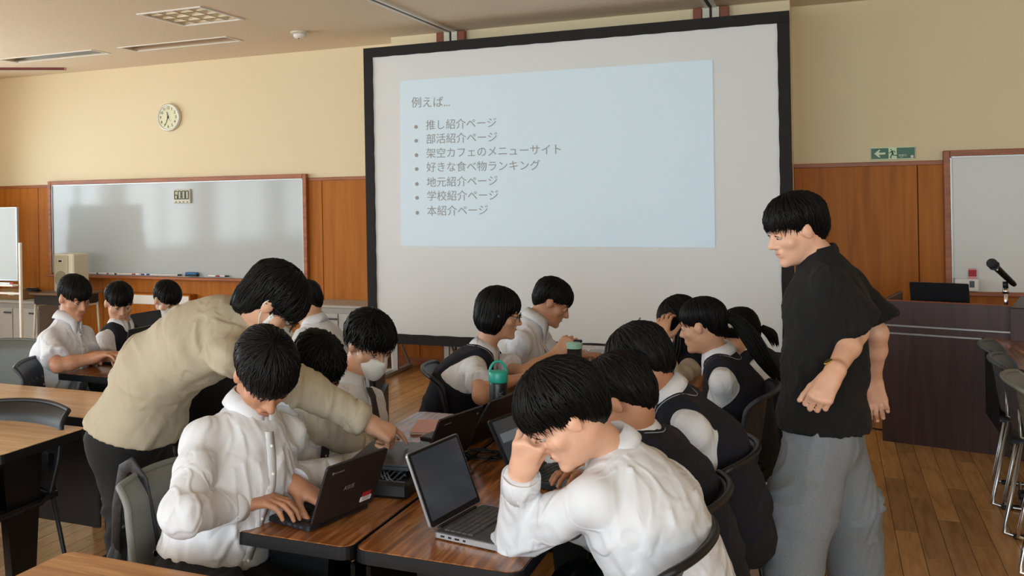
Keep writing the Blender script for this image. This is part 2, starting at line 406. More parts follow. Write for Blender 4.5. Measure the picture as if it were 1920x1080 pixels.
def trim(name, x0, x1, Y, z, h, d=.03): return structure(name, MB().box(((x0+x1)/2, Y-d/2, z), (x1-x0, d, h), bev=.004), M_trim)
trim('trim_1', XL, XM0, YF, zt+.012, .035); trim('trim_2', XM1, XR, YF, zt+.012, .035); trim('trim_3', XM0, XM1, YM, zt+.012, .035)
trim('baseboard_left', XL, XM0, YF, .045, .09, .022); trim('baseboard_middle', XM0, XM1, YM, .045, .09, .022); trim('baseboard_right', XM1, XR, YF, .045, .09, .022)
# side walls and the wall behind the camera, with windows
def windowed(name, axis, pos, lo, hi, wins, thick, nwin):
    mb = MB()
    def bx(a, b, z0, z1):
        if axis == 'x': mb.box((pos, (a+b)/2, (z0+z1)/2), (thick, b-a, z1-z0))
        else: mb.box(((a+b)/2, pos, (z0+z1)/2), (b-a, thick, z1-z0))
    bx(lo, hi, 0, WZ0); bx(lo, hi, WZ1, ZC); prev = lo
    for a, b in wins: bx(prev, a, WZ0, WZ1); prev = b
    bx(prev, hi, WZ0, WZ1)
    wo = structure(name, mb, M_wall)
    for a, b in wins:
        fr = MB(); t = .05
        def fb(u0, u1, z0, z1):
            if axis == 'x': fr.box((pos, (u0+u1)/2, (z0+z1)/2), (.07, u1-u0, z1-z0))
            else: fr.box(((u0+u1)/2, pos, (z0+z1)/2), (u1-u0, .07, z1-z0))
        fb(a, b, WZ0, WZ0+t); fb(a, b, WZ1-t, WZ1); fb(a, a+t, WZ0, WZ1); fb(b-t, b, WZ0, WZ1)
        fb((a+b)/2-t/2, (a+b)/2+t/2, WZ0, WZ1); fb(a, b, WZ0+1.15, WZ0+1.15+t)
        nwin[0] += 1
        structure('window_%d' % nwin[0], fr, M_alu)
cnt = [0]
windowed('wall_left', 'x', XL-.1, YS, YF, WIN_L, .2, cnt)
windowed('wall_back', 'y', YS-.1, XL, XR, WIN_S, .2, cnt)
structure('wall_right', MB().box((XR+.1, (YS+YF)/2, ZC/2), (.2, YF-YS, ZC)), M_wall)
structure('ground', MB().box((-10, 0, -.7), (80, 80, .2)), mat('concrete_yard', rgb(170, 168, 160), .9, noise=(3, .1)))

# ceiling fittings
p = [onz(271, 26, ZC), onz(379, 14, ZC), onz(445, 35, ZC), onz(341, 46.5, ZC)]
cx, cy = np.mean([q[0] for q in p]), np.mean([q[1] for q in p]); S_ = .60
HOLES = []
t = thing('ceiling_light', 'square recessed ceiling light with a white grid of louvres', 'light', (cx, cy, ZC))
HOLES.append((cx, cy, S_-.02, S_-.02))
fr = MB()
for sgn in (-1, 1):
    fr.box((sgn*(S_/2), 0, -.004), (.025, S_+.025, .010)); fr.box((0, sgn*(S_/2), -.004), (S_-.025, .025, .010))
fr.build('frame', M_white, t)
def recess(t, w_, l_, d_, m_, name='housing'):
    hb = MB(); k = .0015
    for s_ in (-1, 1): hb.box((s_*(w_/2-k), 0, d_/2), (2*k, l_, d_)); hb.box((0, s_*(l_/2-k), d_/2), (w_, 2*k, d_))
    hb.box((0, 0, d_-.001), (w_, l_, .002)); return hb.build(name, m_, t)
recess(t, S_-.025, S_-.025, .085, mat('louvre_shade', rgb(190, 176, 150), .6))
for k in range(4):
    for j in range(4):
        x0 = -S_/2+S_*(k+.5)/4; y0 = -S_/2+S_*(j+.5)/4; a = S_/8-.007; r_ = .018; lv = MB(); z0_, z1_ = .002, .060
        o4 = [(-a, -a), (a, -a), (a, a), (-a, a)]; i4 = [(-r_, -r_), (r_, -r_), (r_, r_), (-r_, r_)]
        lv.add([(x0+x, y0+y, z0_) for x, y in o4]+[(x0+x, y0+y, z1_) for x, y in i4], [(i, 4+i, 4+(i+1) % 4, (i+1) % 4) for i in range(4)]+[(4, 5, 6, 7)])
        lv.build('louvre', M_louver, t)
def slot_light(a, b, lab, silver):
    c = (onz(*a, ZC)+onz(*b, ZC))/2
    t = thing('slot_light', lab, 'light', (c[0], c[1], ZC)); L_, W_ = 1.26, .27
    HOLES.append((c[0], c[1], L_-.01, W_-.01))
    f = MB()
    for s_ in (-1, 1): f.box((s_*(L_/2), 0, -.003), (.02, W_+.02, .008)); f.box((0, s_*W_/2, -.003), (L_-.02, .02, .008))
    f.build('frame', M_white, t)
    recess(t, L_-.02, W_-.02, .09, mat('slot_shade', rgb(196, 180, 152), .6))
    MB().box((0, W_/2-.045, .045), (L_-.03, .004, .105), R=Matrix.Rotation(-.55, 3, 'X')).build('reflector', silver, t)
slot_light((229, 87.5), (446, 77.5), 'long recessed ceiling light with a beige trough, right one', mat('beige_reflector', rgb(186, 160, 134), .5))
slot_light((0, 110), (202, 101), 'long recessed ceiling light with a bright silver reflector, left one', mat('silver_reflector', rgb(200, 214, 230), .2, .9))
# openings in the ceiling for the recessed lights
cut = MB()
for hx_, hy_, w_, l_ in HOLES: cut.box((hx_, hy_, ZC+.05), (w_, l_, .3))
cut = cut.build('cutter', M_ceil); md = CEIL.modifiers.new('openings', 'BOOLEAN'); md.operation = 'DIFFERENCE'; md.object = cut; md.solver = 'EXACT'
bpy.context.view_layer.update()
me = bpy.data.meshes.new_from_object(CEIL.evaluated_get(bpy.context.evaluated_depsgraph_get())); CEIL.modifiers.clear(); CEIL.data = me
bpy.data.objects.remove(cut)
structure('roof_slab', MB().box(((XL+XR)/2, (YS+YF)/2, ZC+.17), (XR-XL+.4, YF-YS+.4, .10)), M_ceil)
q = onz(562, 60, ZC)
t = thing('smoke_detector', 'small white round smoke detector on the ceiling', 'detector', (q[0], q[1], ZC))
MB().lathe([(.085, 0), (.085, -.012), (.07, -.018)], n=28).build('mounting_ring', M_cream, t, smooth=False)
MB().lathe([(.062, -.018), (.058, -.040), (.042, -.056), (.02, -.062)], n=28).build('sensor_dome', M_white, t, smooth=True)
MB().lathe([(.008, -.060), (.006, -.066)], c=(0, -.02, 0), n=10).build('indicator', M_ink, t)
def rail(a, b, lab, y1):
    A, B = onz(*a, ZC), onz(*b, ZC); x = (A[0]+B[0])/2
    t = thing('partition_rail', lab, 'rail', (x, 0, ZC)); y0 = -2.5
    MB().box((0, (y0+y1)/2, -.004), (.030, y1-y0, .012)).build('slot', M_ink, t)
    for s_ in (-1, 1): MB().box((s_*.030, (y0+y1)/2, -.008), (.028, y1-y0, .018)).build('flange', M_white, t)
    # pocket post on the wall below the rail
    po = thing('partition_post', lab.replace('ceiling track', 'wall post').replace('running', 'below the track,'), 'post', (x, YM-.03, 0))
    MB().box((0, -.02, ZC/2), (.016, .02, ZC-.02)).build('slot', M_ink, po)
    for s_ in (-1, 1):
        MB().box((s_*.038, -.015, ZC/2), (.055, .05, ZC-.02)).build('jamb', M_cream, po)
        MB().box((s_*.105, -.015, ZC/2), (.07, .05, ZC-.02), bev=.004).build('wood_edge', M_brownwood, po)
rail((708, 0), (843, 57), 'dark ceiling track running to the wall near the screen top left corner', YM-.06)
rail((1323, 0), (1334, 10.5), 'dark ceiling track running to the wall near the screen top right corner', YM-.06)
A = onz(0, 127, ZC); B = onz(121, 127, ZC); d = B-A; L_ = float(np.linalg.norm(d)); ang = math.atan2(d[1], d[0])
A = A-d/L_*.3; L_ += .3
t = thing('curtain_track', 'thin dark red track on the ceiling in the far left corner', 'track', (*((A+B)/2)[:2], ZC), ang)
MB().box((0, 0, -.012), (L_, .05, .022)).build('channel', mat('red_track', rgb(120, 50, 46), .5), t)
MB().box((0, 0, -.024), (L_, .02, .004)).build('slot', M_ink, t)
MB().box((L_/2+.008, 0, -.012), (.014, .056, .03)).build('end_cap', mat('pink_cap', rgb(190, 130, 120), .5), t)

# ------------------------------------------------------------------ whiteboards on the wall
def wallboard(name, lab, x0, x1, z0, z1, Y, bm=None):
    t = thing(name, lab, 'whiteboard', ((x0+x1)/2, Y, 0)); W = x1-x0; zc = (z0+z1)/2; b = .045
    MB().box((0, -.020, zc), (W-.02, .02, z1-z0-.02)).build('board', bm or M_wboard, t)
    for s_ in (-1, 1): MB().box((s_*(W/2-b/2), -.028, zc), (b, .05, z1-z0), bev=.004).build('frame_upright', M_trim, t)
    MB().box((0, -.028, z1-b/2), (W-2*b, .05, b), bev=.004).build('frame_top', M_trim, t)
    for s_ in (-1, 1): MB().box((s_*(W/2-b-.006), -.036, zc), (.010, .012, z1-z0-2*b)).build('inner_edge', M_alu, t)
    MB().box((0, -.036, z1-b-.006), (W-2*b, .012, .010)).build('inner_edge', M_alu, t)
    MB().box((0, -.055, z0+.012), (W, .10, .03), bev=.005).build('pen_tray', M_trim, t)
    return t
YB = YF-.02
a = ony(95, 341, YB); b = ony(578, 325, YB); c = ony(577, 527, YB)
WB = wallboard('whiteboard', 'large glossy whiteboard in a wooden frame under the clock', a[0], b[0], c[2]-.01, (a[2]+b[2])/2, YB)
wbz = float(c[2])+.017
a = ony(1767, 283, YB); c = ony(1830, 550, YB)
wallboard('whiteboard', 'matt grey whiteboard in a wooden frame behind the lectern', a[0], a[0]+3.4, c[2]-.01, a[2], YB, M_wboard2)
trz = float(c[2])+.017
# pens and eraser in the left tray
cols = [('black', (24, 24, 28)), ('red', (170, 40, 36)), ('blue', (40, 50, 130)), ('white', (220, 220, 220))]
pens = [(165, 0), (172, 0), (180, 0), (188, 3), (197, 1), (204, 3), (214, 0), (222, 0), (230, 3), (238, 3), (247, 1), (256, 3), (264, 2), (274, 2), (281, 2), (290, 3), (299, 0), (308, 0), (318, 3), (331, 0), (398, 3), (405, 1), (420, 0)]
ORD = 'first second third fourth fifth sixth seventh eighth ninth tenth'.split(); seen = {}
for k, (px, ci) in enumerate(pens):
    seen[ci] = seen.get(ci, 0)+1
    q = ony(px, 525, YB-.07)
    t = thing('marker_pen', '%s %s marker pen from the left in the tray of the large whiteboard' % (ORD[seen[ci]-1], cols[ci][0]), 'pen', (q[0], YB-.07, wbz+.021), rng.uniform(-.5, .5), '%s marker pens in the whiteboard tray' % cols[ci][0])
    MB().cyl((-.058, 0, 0), (.012, 0, 0), .009, n=8).build('barrel', M_white, t)
    MB().cyl((.012, 0, 0), (.058, 0, 0), .0095, .008, n=8).build('cap', mat('pen_'+cols[ci][0], rgb(*cols[ci][1]), .4), t)
q = ony(360, 521, YB-.07)
t = thing('board_eraser', 'blue board eraser in the tray of the large whiteboard', 'eraser', (q[0], YB-.07, wbz+.012))
MB().box((0, 0, .008), (.15, .05, .016)).build('felt', M_ink, t); MB().box((0, 0, .030), (.155, .055, .028), bev=.008).build('handle', M_blue, t)
# timer on the board
q = ony(342.5, 368, YB-.04)
t = thing('timer', 'digital timer showing 60:00 stuck on the large whiteboard', 'timer', (q[0], YB-.03, q[2]))
MB().box((0, -.014, 0), (.225, .028, .155), bev=.006).build('case', M_cream, t)
MB().box((0, -.029, .014), (.205, .003, .105)).build('display', M_lcdface, t)
SEG = {'6': 'abcdefg'.replace('b', ''), '0': 'abcdef'}
def seg7(ch, cx, parent):
    w_, h_ = .036, .085; th = .0085; mb = MB()
    P = {'a': (0, h_/2, 1), 'g': (0, 0, 1), 'd': (0, -h_/2, 1), 'b': (w_/2, h_/4, 0), 'c': (w_/2, -h_/4, 0), 'f': (-w_/2, h_/4, 0), 'e': (-w_/2, -h_/4, 0)}
    for s_ in SEG[ch]:
        x, z, hor = P[s_]; mb.box((cx+x, -.0315, .014+z), (w_ if hor else th, .002, th if hor else h_/2))
    mb.build('digit', M_ink, parent)
for ch, cx_ in (('6', -.074), ('0', -.026), ('0', .026), ('0', .074)): seg7(ch, cx_, t)
MB().box((0, -.0315, .028), (.007, .002, .007)).box((0, -.0315, 0), (.007, .002, .007)).build('colon', M_ink, t)
for k in range(4): MB().box((-.075+.05*k, -.030, -.062), (.022, .006, .010), bev=.002).build('button', M_greymetal, t)
# clock
q = ony(316, 220, YF-.03); R_ = .155
RX = Matrix.Rotation(math.radians(90), 3, 'X')
t = thing('wall_clock', 'round wall clock with black numerals above the large whiteboard', 'clock', (q[0], YF-.004, q[2]))
MB().lathe([(.120, -.04+.04), (R_-.004, .0), (R_, .012), (R_-.004, .036), (R_-.018, .042), (R_-.026, .034), (R_-.026, .030), (.01, .030)], n=48, R=RX).build('rim', mat('clock_rim', rgb(212, 212, 204), .35, .3), t, smooth=True)
MB().lathe([(R_-.024, .028), (R_-.024, .0325)], n=48, R=RX).build('dial', M_dial, t)
TR = Matrix.Rotation(math.radians(90), 4, 'X')
for h in range(1, 13):
    an = math.radians(90-30*h); rr = .103
    text('numeral', str(h), .045, Matrix.Translation((rr*math.cos(an), -.034, rr*math.sin(an))) @ TR, M_ink, t, align='CENTER')
def hand_(an_deg, ln, wd, nm):
    an = math.radians(90-an_deg); d = Vector((math.cos(an), 0, math.sin(an)))
    MB().tube([Vector((0, -.038, 0))-d*ln*.18, Vector((0, -.038, 0))+d*ln], [wd, wd*.6], 6).build(nm, M_ink, t)
hand_(347, .062, .0045, 'hour_hand'); hand_(204, .098, .0035, 'minute_hand'); hand_(140, .06, .0014, 'second_hand')
MB().lathe([(.008, .034), (.008, .044)], n=12, R=RX).build('hub', M_ink, t)
# exit sign
a = ony(1632, 288, YF-.02); b = ony(1717, 286, YF-.02); zt_ = ony(1717, 274, YF-.02)[2]; zb_ = ony(1717, 298, YF-.02)[2]
W = b[0]-a[0]; Hs = (zt_-zb_)
t = thing('exit_sign', 'green emergency exit sign with running figure and left arrow', 'sign', ((a[0]+b[0])/2, YF, (zt_+zb_)/2))
MB().box((0, -.008, 0), (W, .016, Hs), bev=.003).build('plate', M_signw, t)
MB().box((-W*.29, -.0175, 0), (W*.385, .003, Hs*.84)).box((W*.285, -.0175, 0), (W*.395, .003, Hs*.84)).build('green_field', M_green, t)
ar = [(-.5, 0), (-.12, .30), (.02, .30), (-.14, .08), (.42, .08), (.42, -.08), (-.14, -.08), (.02, -.30), (-.12, -.30)][::-1]
f_ = lambda x, y, z: (x, -z, y)
MB().prism([(-W*.28+x*W*.27, y*Hs*1.0) for x, y in ar], .0185, .0215, f_).build('arrow', M_signw, t)
man = MB(); mx = -W*.01
def limb(pts, r): man.tube([(mx+x*Hs, -.0205, y*Hs) for x, y in pts], r*Hs, 6, flat=1)
man.lathe([(.05*Hs, 0), (.05*Hs, .002)], c=(mx-.10*Hs, -.0195, .30*Hs), n=14, R=RX)
limb([(-.04, .20), (.02, .0)], .055); limb([(-.04, .2), (-.16, .05), (-.28, .06)], .028); limb([(-.02, .2), (.12, .17), (.2, .06)], .028)
limb([(.0, .0), (-.06, -.16), (-.16, -.32), (-.06, -.38)], .036); limb([(.03, .0), (.06, -.16), (.24, -.16), (.32, -.2)], .036)
man.build('running_figure', M_green, t)
text('lettering', '非常口', .020, Matrix.Translation((W*.12, -.0195, -Hs*.2)) @ TR, M_signw, t)
text('lettering', 'EXIT', .009, Matrix.Translation((W*.16, -.0195, -Hs*.33)) @ TR, M_signw, t)
MB().lathe([(.012, .018), (.012, .024), (.008, .027)], c=(W*.42, 0, -Hs*.30), n=14, R=RX).build('lamp', M_white, t)

# ------------------------------------------------------------------ projection screen
YP = YM-.42
a = ony(683, 92, YP); b = ony(1480, 20, YP); c = ony(1472, 684, YP); d_ = ony(690, 625, YP)
X0, X1, Z1, Z0 = (a[0]), (b[0]+.0), (a[2]+b[2])/2, float(ony(1472, 682, YP)[2])
t = thing('projection_screen', 'large free-standing projection screen with black border showing a slide', 'screen', ((X0+X1)/2, YP, 0)); W = X1-X0; bw = .085
SCR = t
MB().box((0, 0, (Z0+Z1)/2), (W-.02, .012, Z1-Z0-.02)).build('surface', M_screenfab, t)
def wavy(x0, z0, x1, z1, wdt):
    n = 60; vs = []; fs = []
    d = np.array([x1-x0, z1-z0]); L_ = np.linalg.norm(d); d = d/L_; nrm = np.array([-d[1], d[0]])
    for i in range(n+1):
        s_ = i/n; wob = .004*abs(math.sin(s_*L_*math.pi/.22))
        for side, k in ((1, wdt/2+wob), (-1, wdt/2)):
            for y in (-.022, .012):
                q = np.array([x0, z0])+d*L_*s_+nrm*k*side; vs.append((q[0], y, q[1]))
    for i in range(n):
        a_ = i*4; b_ = a_+4
        fs += [(a_, a_+1, b_+1, b_), (a_+3, a_+2, b_+2, b_+3), (a_+2, a_, b_, b_+2), (a_+1, a_+3, b_+3, b_+1)]
    fs += [(0, 2, 3, 1), (n*4, n*4+1, n*4+3, n*4+2)]
    m_ = MB(); m_.add(vs, fs); return m_
wavy(W/2, Z1-bw/2, -W/2, Z1-bw/2, bw).build('border', M_screenblk, t); wavy(-W/2, Z0+bw/2, W/2, Z0+bw/2, bw).build('border', M_screenblk, t)
wavy(-W/2+bw/2, Z1-bw, -W/2+bw/2, Z0+bw, bw).build('border', M_screenblk, t); wavy(W/2-bw/2, Z0+bw, W/2-bw/2, Z1-bw, bw).build('border', M_screenblk, t)
for x in (-W/2+.25, -W/2+.75, W/2-.75, W/2-.25):
    lg = MB(); lg.box((x, .03, (Z0+.3)/2), (.045, .03, Z0+.3)); lg.box((x, .03, .02), (.05, .62, .03)); lg.tube([(x, .05, Z0+.1), (x, .33, .04)], .012, 8)
    lg.build('leg', M_alu, t)
# the projected slide: thrown light on the fabric, so it glows softly
SL = [ony(750, 152, YP-.012), ony(1336, 112, YP-.012), ony(1341, 464, YP-.012), ony(752, 461, YP-.012)]
o_ = np.array([(X0+X1)/2, YP, 0])
sl = MB(); vs = [q-o_ for q in SL]; sl.add([v for v in vs]+[v+np.array([0, .004, 0]) for v in vs], [(3, 2, 1, 0), (4, 5, 6, 7), (0, 1, 5, 4), (1, 2, 6, 5), (2, 3, 7, 6), (3, 0, 4, 7)])
M_slide = mat('projected_light', rgb(202, 212, 216), .7, emit=(rgb(150, 190, 214), .28))
M_stext = mat('projected_text', rgb(150, 150, 148), .7, emit=(rgb(150, 140, 134), .08))
sl.build('projected_slide', M_slide, t)
def slide_text(s_, x0, y0, x1, y1, hpx):
    A = ony(x0, y0, YP-.0135)-o_; B = ony(x1, y1, YP-.0135)-o_
    wd = math.hypot(B[0]-A[0], B[2]-A[2]); an = math.atan2(B[2]-A[2], B[0]-A[0])
    M = Matrix.Translation((A[0], A[1], A[2])) @ Matrix.Rotation(-an, 4, 'Y') @ TR
    text('slide_text', s_, .11, M, M_stext, t, ext=.0004, width=wd)
slide_text('例えば...', 771, 194, 843, 192, 22)
for i, (s_, x1, y0, y1) in enumerate([('推し紹介ページ', 930, 236, 231), ('部活紹介ページ', 931, 262, 258), ('架空カフェのメニューサイト', 1051, 289, 281), ('好きな食べ物ランキング', 1012, 315, 311),
                                ('地元紹介ページ', 932, 343, 340), ('学校紹介ページ', 933, 369, 367), ('本紹介ページ', 914, 397, 395)]):
    slide_text(s_, 798+i*.4, y0, x1, y1, 22)
    q = ony(780+i*.4, y0+2, YP-.0135)-o_
    MB().lathe([(.017, .0), (.017, .002)], c=(q[0], q[1]+.001, q[2]), n=16, R=RX).build('bullet', M_stext, t)
# ================================================================== FURNITURE
TW, TL, TH = .45, 1.5, .70
def make_table(lab, x, y, rz, top, group, length=TL, panel=True):
    """x, y = centre; long side along local Y"""
    t = thing('folding_table', lab, 'table', (x, y, 0), rz, group)
    MB().prism(rrect(TW-.008, length-.008, .034), TH-.012, TH).build('tabletop', top, t)
    MB().prism(rrect(TW, length, .038), TH-.036, TH-.002).build('edge_band', M_black, t)
    for s_ in (-1, 1):
        lg = MB(); yy = s_*(length/2-.14)
        lg.prism([(-.05, .06), (.05, .06), (.10, TH-.036), (-.10, TH-.036)][::1], -.018, .018, lambda x_, z_, y_: (x_, yy+y_, z_))
        lg.box((0, yy, .045), (.40, .05, .035), bev=.008)
        lg.build('leg', M_blkmetal, t)
        for q in (-1, 1): MB().lathe([(.018, 0), (.02, .028)], c=(q*.18, yy, 0), n=12).build('foot', M_black, t)
        MB().tube([(0.0, yy-s_*.02, .40), (0.0, yy-s_*.26, TH-.05)], .013, 8, flat=.5).build('brace', M_greymetal, t)
    MB().box((.0, 0, TH-.115), (.30, length-.5, .012)).build('under_shelf', M_blkmetal, t)
    if panel:
        MB().box((-.205, 0, TH-.26), (.014, length-.10, .40), bev=.004).build('modesty_panel', M_black, t)
    return t
def pl(px, py, z=TH): q = onz(px, py, z); return float(q[0]), float(q[1])
ax0, ay0 = pl(390, 985); bx0, by0 = pl(652, 1030); cx0, cy0 = pl(965, 1078)
yfr = (by0+ay0)/2
GX = bx0+.004
make_table('walnut topped folding table under the black laptop of the boy typing', GX-TW/2-.003, yfr+TL/2, math.pi, M_table, 'walnut folding tables pushed together in front')
make_table('walnut topped folding table under the open silver laptop', GX+TW/2+.003, yfr+TL/2, 0, M_table, 'walnut folding tables pushed together in front')
# second island, where the girl in the vest leans over
x2, y2 = pl(958, 741)
make_table('walnut topped folding table under the leaning girl in a navy vest', x2+TW/2-.10, y2+TL/2, math.pi, M_table, 'walnut folding tables of the rear island')
make_table('walnut topped folding table in front of the girl with a ponytail', x2+TW*1.5-.094, y2+TL/2, 0, M_table, 'walnut folding tables of the rear island')
# oak table at the lower left edge, and the empty ones behind it
x_, y_ = pl(128, 1031)
make_table('pale oak topped table cut off by the lower left picture corner', x_+TL/2, y_-TW/2, math.pi/2, M_oak, 'pale oak topped tables', panel=False)
xb_, yb_ = pl(172, 799)
make_table('pale oak topped table with an empty chair tucked behind it', xb_-TL/2, yb_-.02-TW/2, math.pi/2, M_oakglare, 'pale oak topped tables')
make_table('pale oak topped table beyond the tucked in empty chair', xb_-TL/2-.02, yb_+.10+TW/2, math.pi/2, M_oakglare, 'pale oak topped tables')
xp, yp = pl(102, 699)
make_table('walnut table under the forearms of the boy in short sleeves', xp+TW/2, yp+TL/2, math.pi, M_table, 'walnut tables of the far left students')
xq, yq = pl(29, 648)
make_table('dark walnut table at the left edge before the tall grey chair', xq-TL/2, yq-TW/2, math.pi/2, M_table, 'walnut tables of the far left students')
xq, yq = pl(1903, 692)
make_table('walnut table entering the picture at the right edge behind stacked chairs', xq+TW/2, yq+TL/2, 0, M_table, 'walnut tables at the right edge')

# ------------------------------------------------------------------ chairs
def make_chair(lab, shell, frame_m, x, y, rz, group, sled=True, holes=True, bh=.33, bw=.225, name='stacking_chair'):
    t = thing(name, lab, 'chair', (x, y, 0), rz, group)
    # seat: dished slab, front is +Y
    n = 10; vs = []; fs = []
    for side in (0, 1):
        for i in range(n+1):
            for j in range(n+1):
                u = -1+2*i/n; v = -1+2*j/n
                k = 1-.10*max(0, -v)
                z = .445-.012*(1-u*u)*(1-v*v)-.03*max(0, v-.6)**2*5-(0 if side == 0 else .022)
                vs.append((.215*u*k, .205*v, z))
    N_ = (n+1)**2
    for i in range(n):
        for j in range(n):
            a = i*(n+1)+j; fs.append((a, a+n+1, a+n+2, a+1)); b = a+N_; fs.append((b, b+1, b+n+2, b+n+1))
    for i in range(n):
        for (a, b) in (((i)*(n+1), (i+1)*(n+1)), ((i+1)*(n+1)+n, i*(n+1)+n)): fs.append((a, a+N_, b+N_, b)[::-1])
        for (a, b) in ((i+1, i), (n*(n+1)+i, n*(n+1)+i+1)): fs.append((a, a+N_, b+N_, b)[::-1])
    sm = MB(); sm.add(vs, fs); sm.build('seat', shell, t, smooth=True)
    # backrest shell with real perforations and a flared rim
    NU, NV = 38, 30; z0 = .455
    def S(u, v):
        k = .90+.10*min(1, v*2.5)-.05*max(0, v-.8)/.2
        flare = max(0, v-.80)/.20
        return (bw*u*k, -.195-.05*v+.055*u*u-.045*flare**2, z0+bh*v-.012*u*u*v)
    sh = MB(); vv = [S(-1+2*i/NU, j/NV) for i in range(NU+1) for j in range(NV+1)]; ff = []
    for i in range(NU):
        for j in range(NV):
            if holes and 5 <= i <= NU-6 and (i % 4 == 1) and 9 <= j <= NV-6 and j % 4 == 1: continue
            a = i*(NV+1)+j; ff.append((a, a+NV+1, a+NV+2, a+1))
    sh.add(vv, ff); o = sh.build('backrest', shell, t, smooth=True)
    md = o.modifiers.new('thick', 'SOLIDIFY'); md.thickness = .009; md.offset = 0
    rim = [S(-1, j/NV) for j in range(NV+1)]+[S(-1+2*i/NU, 1) for i in range(1, NU)]+[S(1, 1-j/NV) for j in range(NV+1)]
    MB().tube(rim, .0105, 8).build('rim', shell, t, smooth=True)
    if sled:
        for s_ in (-1, 1):
            x_ = s_*.205
            path = [(x_*.93, -.17, .60), (x_, -.17, .46), (x_, -.10, .425), (x_, .12, .425), (x_*1.04, .17, .40), (x_*1.12, .21, .05), (x_*1.13, .20, .015), (x_*1.13, .16, .012), (x_*1.13, -.20, .012), (x_*1.13, -.24, .02), (x_*1.08, -.235, .06), (x_, -.165, .43)]
            MB().tube(path, .0095, 8).build('leg_frame', frame_m, t, smooth=True)
            for y__ in (.13, -.18): MB().box((x_*1.13, y__, .010), (.026, .05, .02), bev=.004).build('foot_pad', M_black, t)
        MB().tube([(-.23, -.12, .014), (.23, -.12, .014)], .008, 8).build('crossbar', frame_m, t)
    else:
        for sx_ in (-1, 1):
            for sy_ in (-1, 1):
                MB().tube([(sx_*.18, sy_*.15, .43), (sx_*.22, sy_*.20, .0)], [.013, .011], 8).build('leg', frame_m, t, smooth=True)
        for s_ in (-1, 1): MB().tube([(s_*.185, -.15, .43), (s_*.20, -.205, .55), (s_*.19, -.215, .66)], .011, 8).build('back_support', frame_m, t, smooth=True)
    return t
# facing: rz=0 faces +Y; rz=-90deg faces +X; rz=+90deg faces -X
D2 = math.radians
def chair_at(lab, shell, fm, px, py, D, z, face_deg, group, **kw):
    """place so that the top middle of the backrest (z) falls on the given point"""
    q = at(px, py, D); a = D2(face_deg-90); back = .27
    x = q[0]+back*math.cos(D2(face_deg)); y = q[1]+back*math.sin(D2(face_deg))
    return make_chair(lab, shell, fm, x, y, a, group, **kw)
GF = 'chairs around the two student islands'
ch_P6 = chair_at('grey chair with a black bag strap, holding the boy typing in front', M_chairgrey, M_blkmetal, 322, 888, 2.86, .86, -13, GF, sled=False, holes=False, bh=.36)
chair_at('empty black perforated chair tucked between two oak tables', M_chairblk, M_blkmetal, 62, 762, 3.97, .8, 270, 'empty chairs on the left side', bh=.32, bw=.24)
chair_at('navy perforated chair behind the boy in short sleeves', M_chairnavy, M_steelwire, 62, 662, 5.0, .86, 12, GF, sled=False)
chair_at('dark chair behind the far left student in a vest', M_chairblk, M_blkmetal, 182, 628, 5.75, .86, 8, GF, sled=False)
chair_at('large grey chair standing empty at the far left edge', mat('olive_grey_plastic', rgb(84, 88, 84), .5), M_blkmetal, 28, 626, 5.7, .86, 284, 'empty chairs on the left side', bw=.28, holes=False)
chair_at('black chair with curled top edge behind the leaning girl in a vest', M_chairblk, M_blkmetal, 800, 697, 4.55, .86, 20, GF)
chair_at('black chair nearest the bottom edge, behind the boy resting his face', M_chairblk, M_blkmetal, 1322, 1022, 2.26, .86, 178, GF)
chair_at('black perforated chair behind the boy in glasses and a vest', M_chairblk, M_blkmetal, 1408, 850, 3.02, .86, 178, GF)
chair_at('black chair squeezed between the bottom chair and the perforated one', M_chairblk, M_blkmetal, 1352, 905, 2.60, .86, 178, GF)
chair_at('slate chair behind the ponytail girl, beside the grey trousers', M_chairnavy, M_blkmetal, 1452, 752, 3.95, .86, 178, GF)
GR = 'chairs lined up at the right edge'
def chair_front(lab, shell, px, py, face, fm, z=.0, D=None, group=GR):
    q = at(px, py, D); return make_chair(lab, shell, fm, q[0]+.27*math.cos(D2(face)), q[1]+.27*math.sin(D2(face)), D2(face-90), group)
chair_front('farthest dark chair of the row at the right edge', M_chairslate, 1845, 690, -8, M_steelwire, D=4.95)
chair_front('middle dark chair of the row at the right edge', M_chairslate, 1864, 712, -8, M_steelwire, D=4.55)
chair_front('light grey chair with chrome legs, nearest in the right row', M_chairgrey, 1890, 742, -8, M_chrome, D=4.1)

# bag hanging on the grey chair
q = ch_P6.location
t = thing('shoulder_bag', 'black pleated bag hung on the back of the grey chair', 'bag', (q[0], q[1], 0), ch_P6.rotation_euler[2])
vs = []; fs = []; n = 28; m_ = 14
for j in range(m_+1):
    v = j/m_; rr = (.5+.5*math.sin(math.pi*min(1, v*1.15+.12)))*(1 if v < .8 else 1-.6*(v-.8)/.2)
    for i in range(n):
        a = 2*math.pi*i/n; pl_ = 1+.07*math.sin(a*9+v*2)
        vs.append((.06+.18*rr*pl_*math.cos(a), -.40+.085*rr*pl_*math.sin(a), .12+.50*v))
for j in range(m_):
    for i in range(n): fs.append((j*n+i, j*n+(i+1) % n, (j+1)*n+(i+1) % n, (j+1)*n+i))
fs.append(tuple(range(n-1, -1, -1))); fs.append(tuple(m_*n+i for i in range(n)))
mb = MB(); mb.add(vs, fs); mb.build('pouch', M_bag, t, smooth=True)
MB().tube([(.11, -.40, .55), (.12, -.375, .70), (.125, -.335, .815), (.125, -.295, .838), (.125, -.245, .80), (.12, -.222, .70), (.11, -.208, .58), (.10, -.205, .50)], .024, 10, flat=.3).build('strap', M_bag, t, smooth=True)
